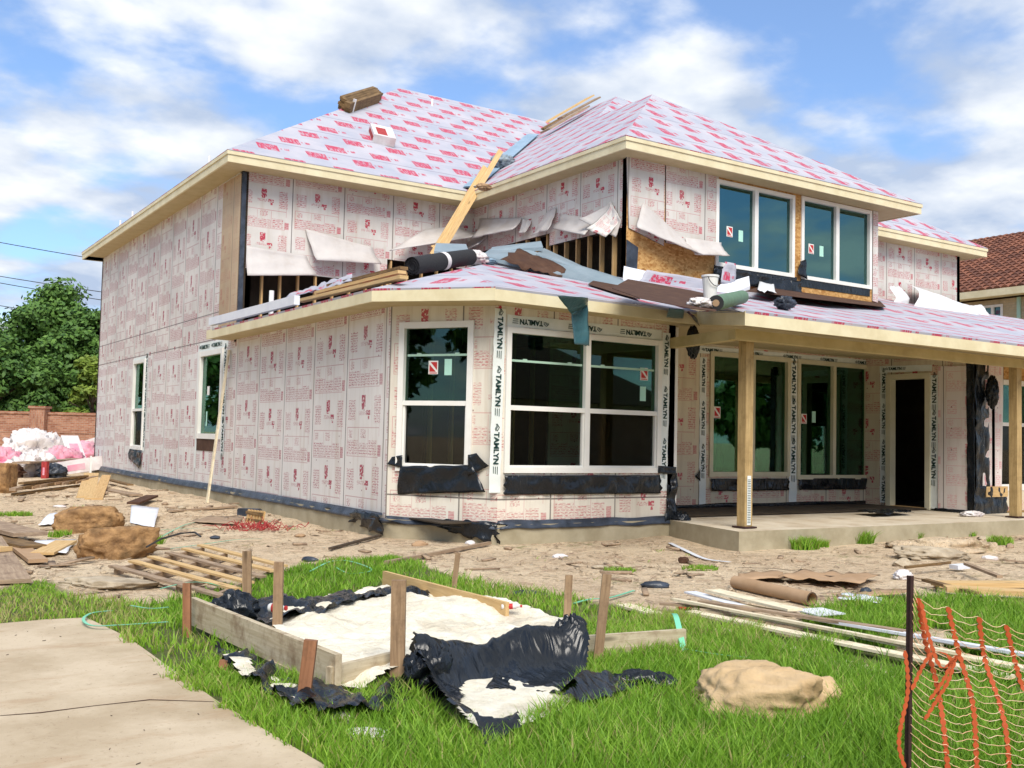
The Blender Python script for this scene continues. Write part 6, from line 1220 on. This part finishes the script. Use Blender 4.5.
# neighbour house at right: two storeys, tan brick, barrel tile roof
nb = empty('neighbour_house', (37, 24, 0), 'tan brick neighbour house with a dark red tiled roof', 'house'); X0 = 36.0
fr = Frame((X0, 38), (0, -1))
wn1 = [fr.px(982, 306), fr.px(1003, 322)]; R1 = (wn1[0][0], wn1[1][0]+.0, (fr.px(982, 322)[1]), wn1[0][1])
def nwall(name, o, u, L, z0, z1, ops=()): return walls(name, o, u, L, z0, z1, 'brick_tan', ops, .2, nb, inner='stucco')
nwall('wall', (X0, 38), (0, -1), 38-14, -.2, 7.1, [R1]); nwall('wall', (X0, 14), (1, 0), 14, -.2, 7.1); nwall('wall', (X0+14, 14), (0, 1), 24, -.2, 7.1); nwall('wall', (X0+14, 38), (-1, 0), 14, -.2, 7.1)
b = MB(); t = .09; a0, a1, z0, z1 = R1; fr.box(b, a0, a0+t, z0, z1, -.1, .02); fr.box(b, a1-t, a1, z0, z1, -.1, .02); fr.box(b, a0+t, a1-t, z1-t, z1, -.1, .02); fr.box(b, a0+t, a1-t, z0, z0+t, -.1, .02); m_ = (a0+a1)/2; fr.box(b, m_-.05, m_+.05, z0+t, z1-t, -.1, .015); nw = b.build('window', 'vinyl_white', nb); b = MB(); fr.box(b, a0+t, a1-t, z0+t, z1-t, -.07, -.06); b.build('pane', 'glass_low_e', nw)
b = MB(); b.box((X0+.3, 14.3, 3.5), (13.4, 0, 0), (0, 23.4, 0), (0, 0, .2)); b.build('upper_floor', 'interior_shade', nb)
ez = 7.15; eo = .6; xa, xb, ya, yb = X0-eo, X0+14+eo, 14-eo, 38+eo; sl = .48
b = MB(); hw = (xb-xa)/2; rz = ez+.25+sl*hw
for pts, ud in (([(xa, ya, ez+.25), (xa, yb, ez+.25), (xa+hw, yb-hw, rz), (xa+hw, ya+hw, rz)], (0, 1, 0)), ([(xa, ya, ez+.25), (xb, ya, ez+.25), (xa+hw, ya+hw, rz)], (1, 0, 0)), ([(xb, ya, ez+.25), (xb, yb, ez+.25), (xa+hw, yb-hw, rz), (xa+hw, ya+hw, rz)], (0, 1, 0)), ([(xa, yb, ez+.25), (xb, yb, ez+.25), (xa+hw, yb-hw, rz)], (1, 0, 0))): slab(b, pts, ud, None, .04)
rf = b.build('roof', 'roof_tile', nb)
b = MB(); n_ = Vector((-sl, 0, 1)).normalized(); up_ = Vector((1, 0, sl)).normalized(); L_ = hw*math.sqrt(1+sl*sl)
nr = int(L_/.36)
for r_i in range(nr):
    t0 = r_i*.36; y = ya+t0/math.sqrt(1+sl*sl)+.15
    while y < min(34.0, yb-t0/math.sqrt(1+sl*sl)-.15):
        p = Vector((xa, y, ez+.25))+up_*t0; A = [p+Vector((0, math.cos(a_)*.14, 0))+n_*(math.sin(a_)*.085+.035) for a_ in np.linspace(0, math.pi, 5)]; B = [p+up_*.40+Vector((0, math.cos(a_)*.11, 0))+n_*(math.sin(a_)*.065+.003) for a_ in np.linspace(0, math.pi, 5)]
        for k in range(4): b.face([A[k], A[k+1], B[k+1], B[k]], [(y, t0+.01), (y+.01, t0+.01), (y+.01, t0+.05), (y, t0+.05)])
        b.face([p-Vector((0, .14, 0)), *A[::-1], p+Vector((0, .14, 0))][::-1], [(y, t0)]*7); y += .30
b.build('barrel_tiles', 'roof_tile', rf)
b = MB(); b.tube([Vector((xa, ya, ez+.30)), Vector((xa+hw, ya+hw, rz+.06))], .13, 8); b.build('hip_tiles', 'roof_tile', rf)
b = MB(); b.box((xa-.03, ya-.03, ez), (.05, 0, 0), (0, yb-ya, 0), (0, 0, .26)); b.box((xa+.03, ya-.03, ez), (xb-xa, 0, 0), (0, .05, 0), (0, 0, .26)); b.box((xa+.03, ya+.03, ez+.02), (.6, 0, 0), (0, yb-ya-.1, 0), (0, 0, .04)); b.build('fascia', 'fascia', nb)
b = MB(); fr.box(b, fr.px(1018, 300)[0], fr.px(1018, 300)[0]+.12, 3, 7.1, .01, .09); b.build('downpipe', 'sash_green', nb)

# houses across the street behind the camera (they only show as reflections in the glass)
def back_house(c, w, d, h, mat, label, rot):
    root = empty('street_house', c, label, 'house', 'houses across the street'); c = Vector(c); x = Vector((math.cos(rot), math.sin(rot), 0)); y = Vector((-math.sin(rot), math.cos(rot), 0)); b = MB(); b.box(c-x*w/2-y*d/2, x*w, y*d, Vector((0, 0, h))); b.build('wall', mat, root)
    e = [c+x*sx_*(w/2+.6)+y*sy_*(d/2+.6)+Vector((0, 0, h)) for sx_, sy_ in ((-1, -1), (1, -1), (1, 1), (-1, 1))]; r0, r1 = c-x*(w/2-d/2)+Vector((0, 0, h+d*.33)), c+x*(w/2-d/2)+Vector((0, 0, h+d*.33)); b = MB(); b.face([e[0], e[1], r1, r0]); b.face([e[2], e[3], r0, r1]); b.face([e[1], e[2], r1]); b.face([e[3], e[0], r0]); b.face(e[::-1]); b.build('roof', 'felt_brown', root)
back_house((26, -17, -.05), 15, 11, 3.2, 'stucco', 'single storey stucco house across the street, right one', -.2); back_house((3, -22, -.05), 16, 11, 5.6, 'brick_tan', 'two storey brick house across the street, middle one', .1); back_house((-20, -14, -.05), 14, 11, 5.4, 'stucco', 'two storey stucco house across the street, left one', .5)
tree((14, -26, 0), 9, 4, 6000, .3, 'broad tree between the houses across the street', 21, group='trees across the street'); tree((-9, -26, 0), 9, 4, 6000, .3, 'second tree across the street, left of the middle house', 22, group='trees across the street'); tree((40, -8, 0), 8, 4, 6000, .3, 'tree at the right end of the street', 23, group='trees across the street')

for k, (x, y, h_) in enumerate(((-16, 6, 9), (-19, 15, 10), (-15, 24, 8.5), (-24, 32, 10), (-3, 60, 11), (-12, 50, 10), (-22, -3, 9))): tree((x, y, 0), h_, 4.2, 6500, .3, ('unseen tree added left of the plot to darken window reflections, ' + ['nearest the street', 'second from the street', 'third from the street', 'at the back', 'closest to the brick wall', 'behind the others', 'at the street corner'][k]), 31+k, group='unseen trees added to darken window reflections', clumps=40)  # out of view, added so the window glass reflects dark instead of sky

def drive_sampler(r, n):
    x = r.uniform(-1.5, 2.2, n); y = r.uniform(2.5, 8.6, n); k = inpoly(x, y, DRIVE) & ((npn(x, y, 2, 71) > .35) | inpoly(x+.25, y, LAWN) & (r.random(n) < .6)); return x[k], y[k]
r = np.random.default_rng(9); x, y = drive_sampler(r, 160); n = len(x); a_ = r.uniform(0, 6.28, n); L = r.uniform(.006, .03, n); w = r.uniform(.0008, .002, n); d = np.stack([np.cos(a_)*L, np.sin(a_)*L, 0*a_], 1); q_ = np.stack([-np.sin(a_)*w, np.cos(a_)*w, 0*a_], 1); c = np.stack([x, y, 0*x+.022], 1); u = np.array([0, 0, .004])
v = np.stack([c-q_, c+q_, c+q_+d, c-q_+d, c+u, c+d+u], 1).reshape(-1, 3); b0 = np.arange(n)*6; f = np.concatenate([np.stack([b0, b0+4, b0+5, b0+3], 1), np.stack([b0+4, b0+1, b0+2, b0+5], 1)])
tag(fast('dry_clippings', v, f, 'bark', loc=(0, 0, 0), uv=v[:, :2]), 'dry clippings and crumbs of bark on the driveway', 'clippings', None, 'stuff')
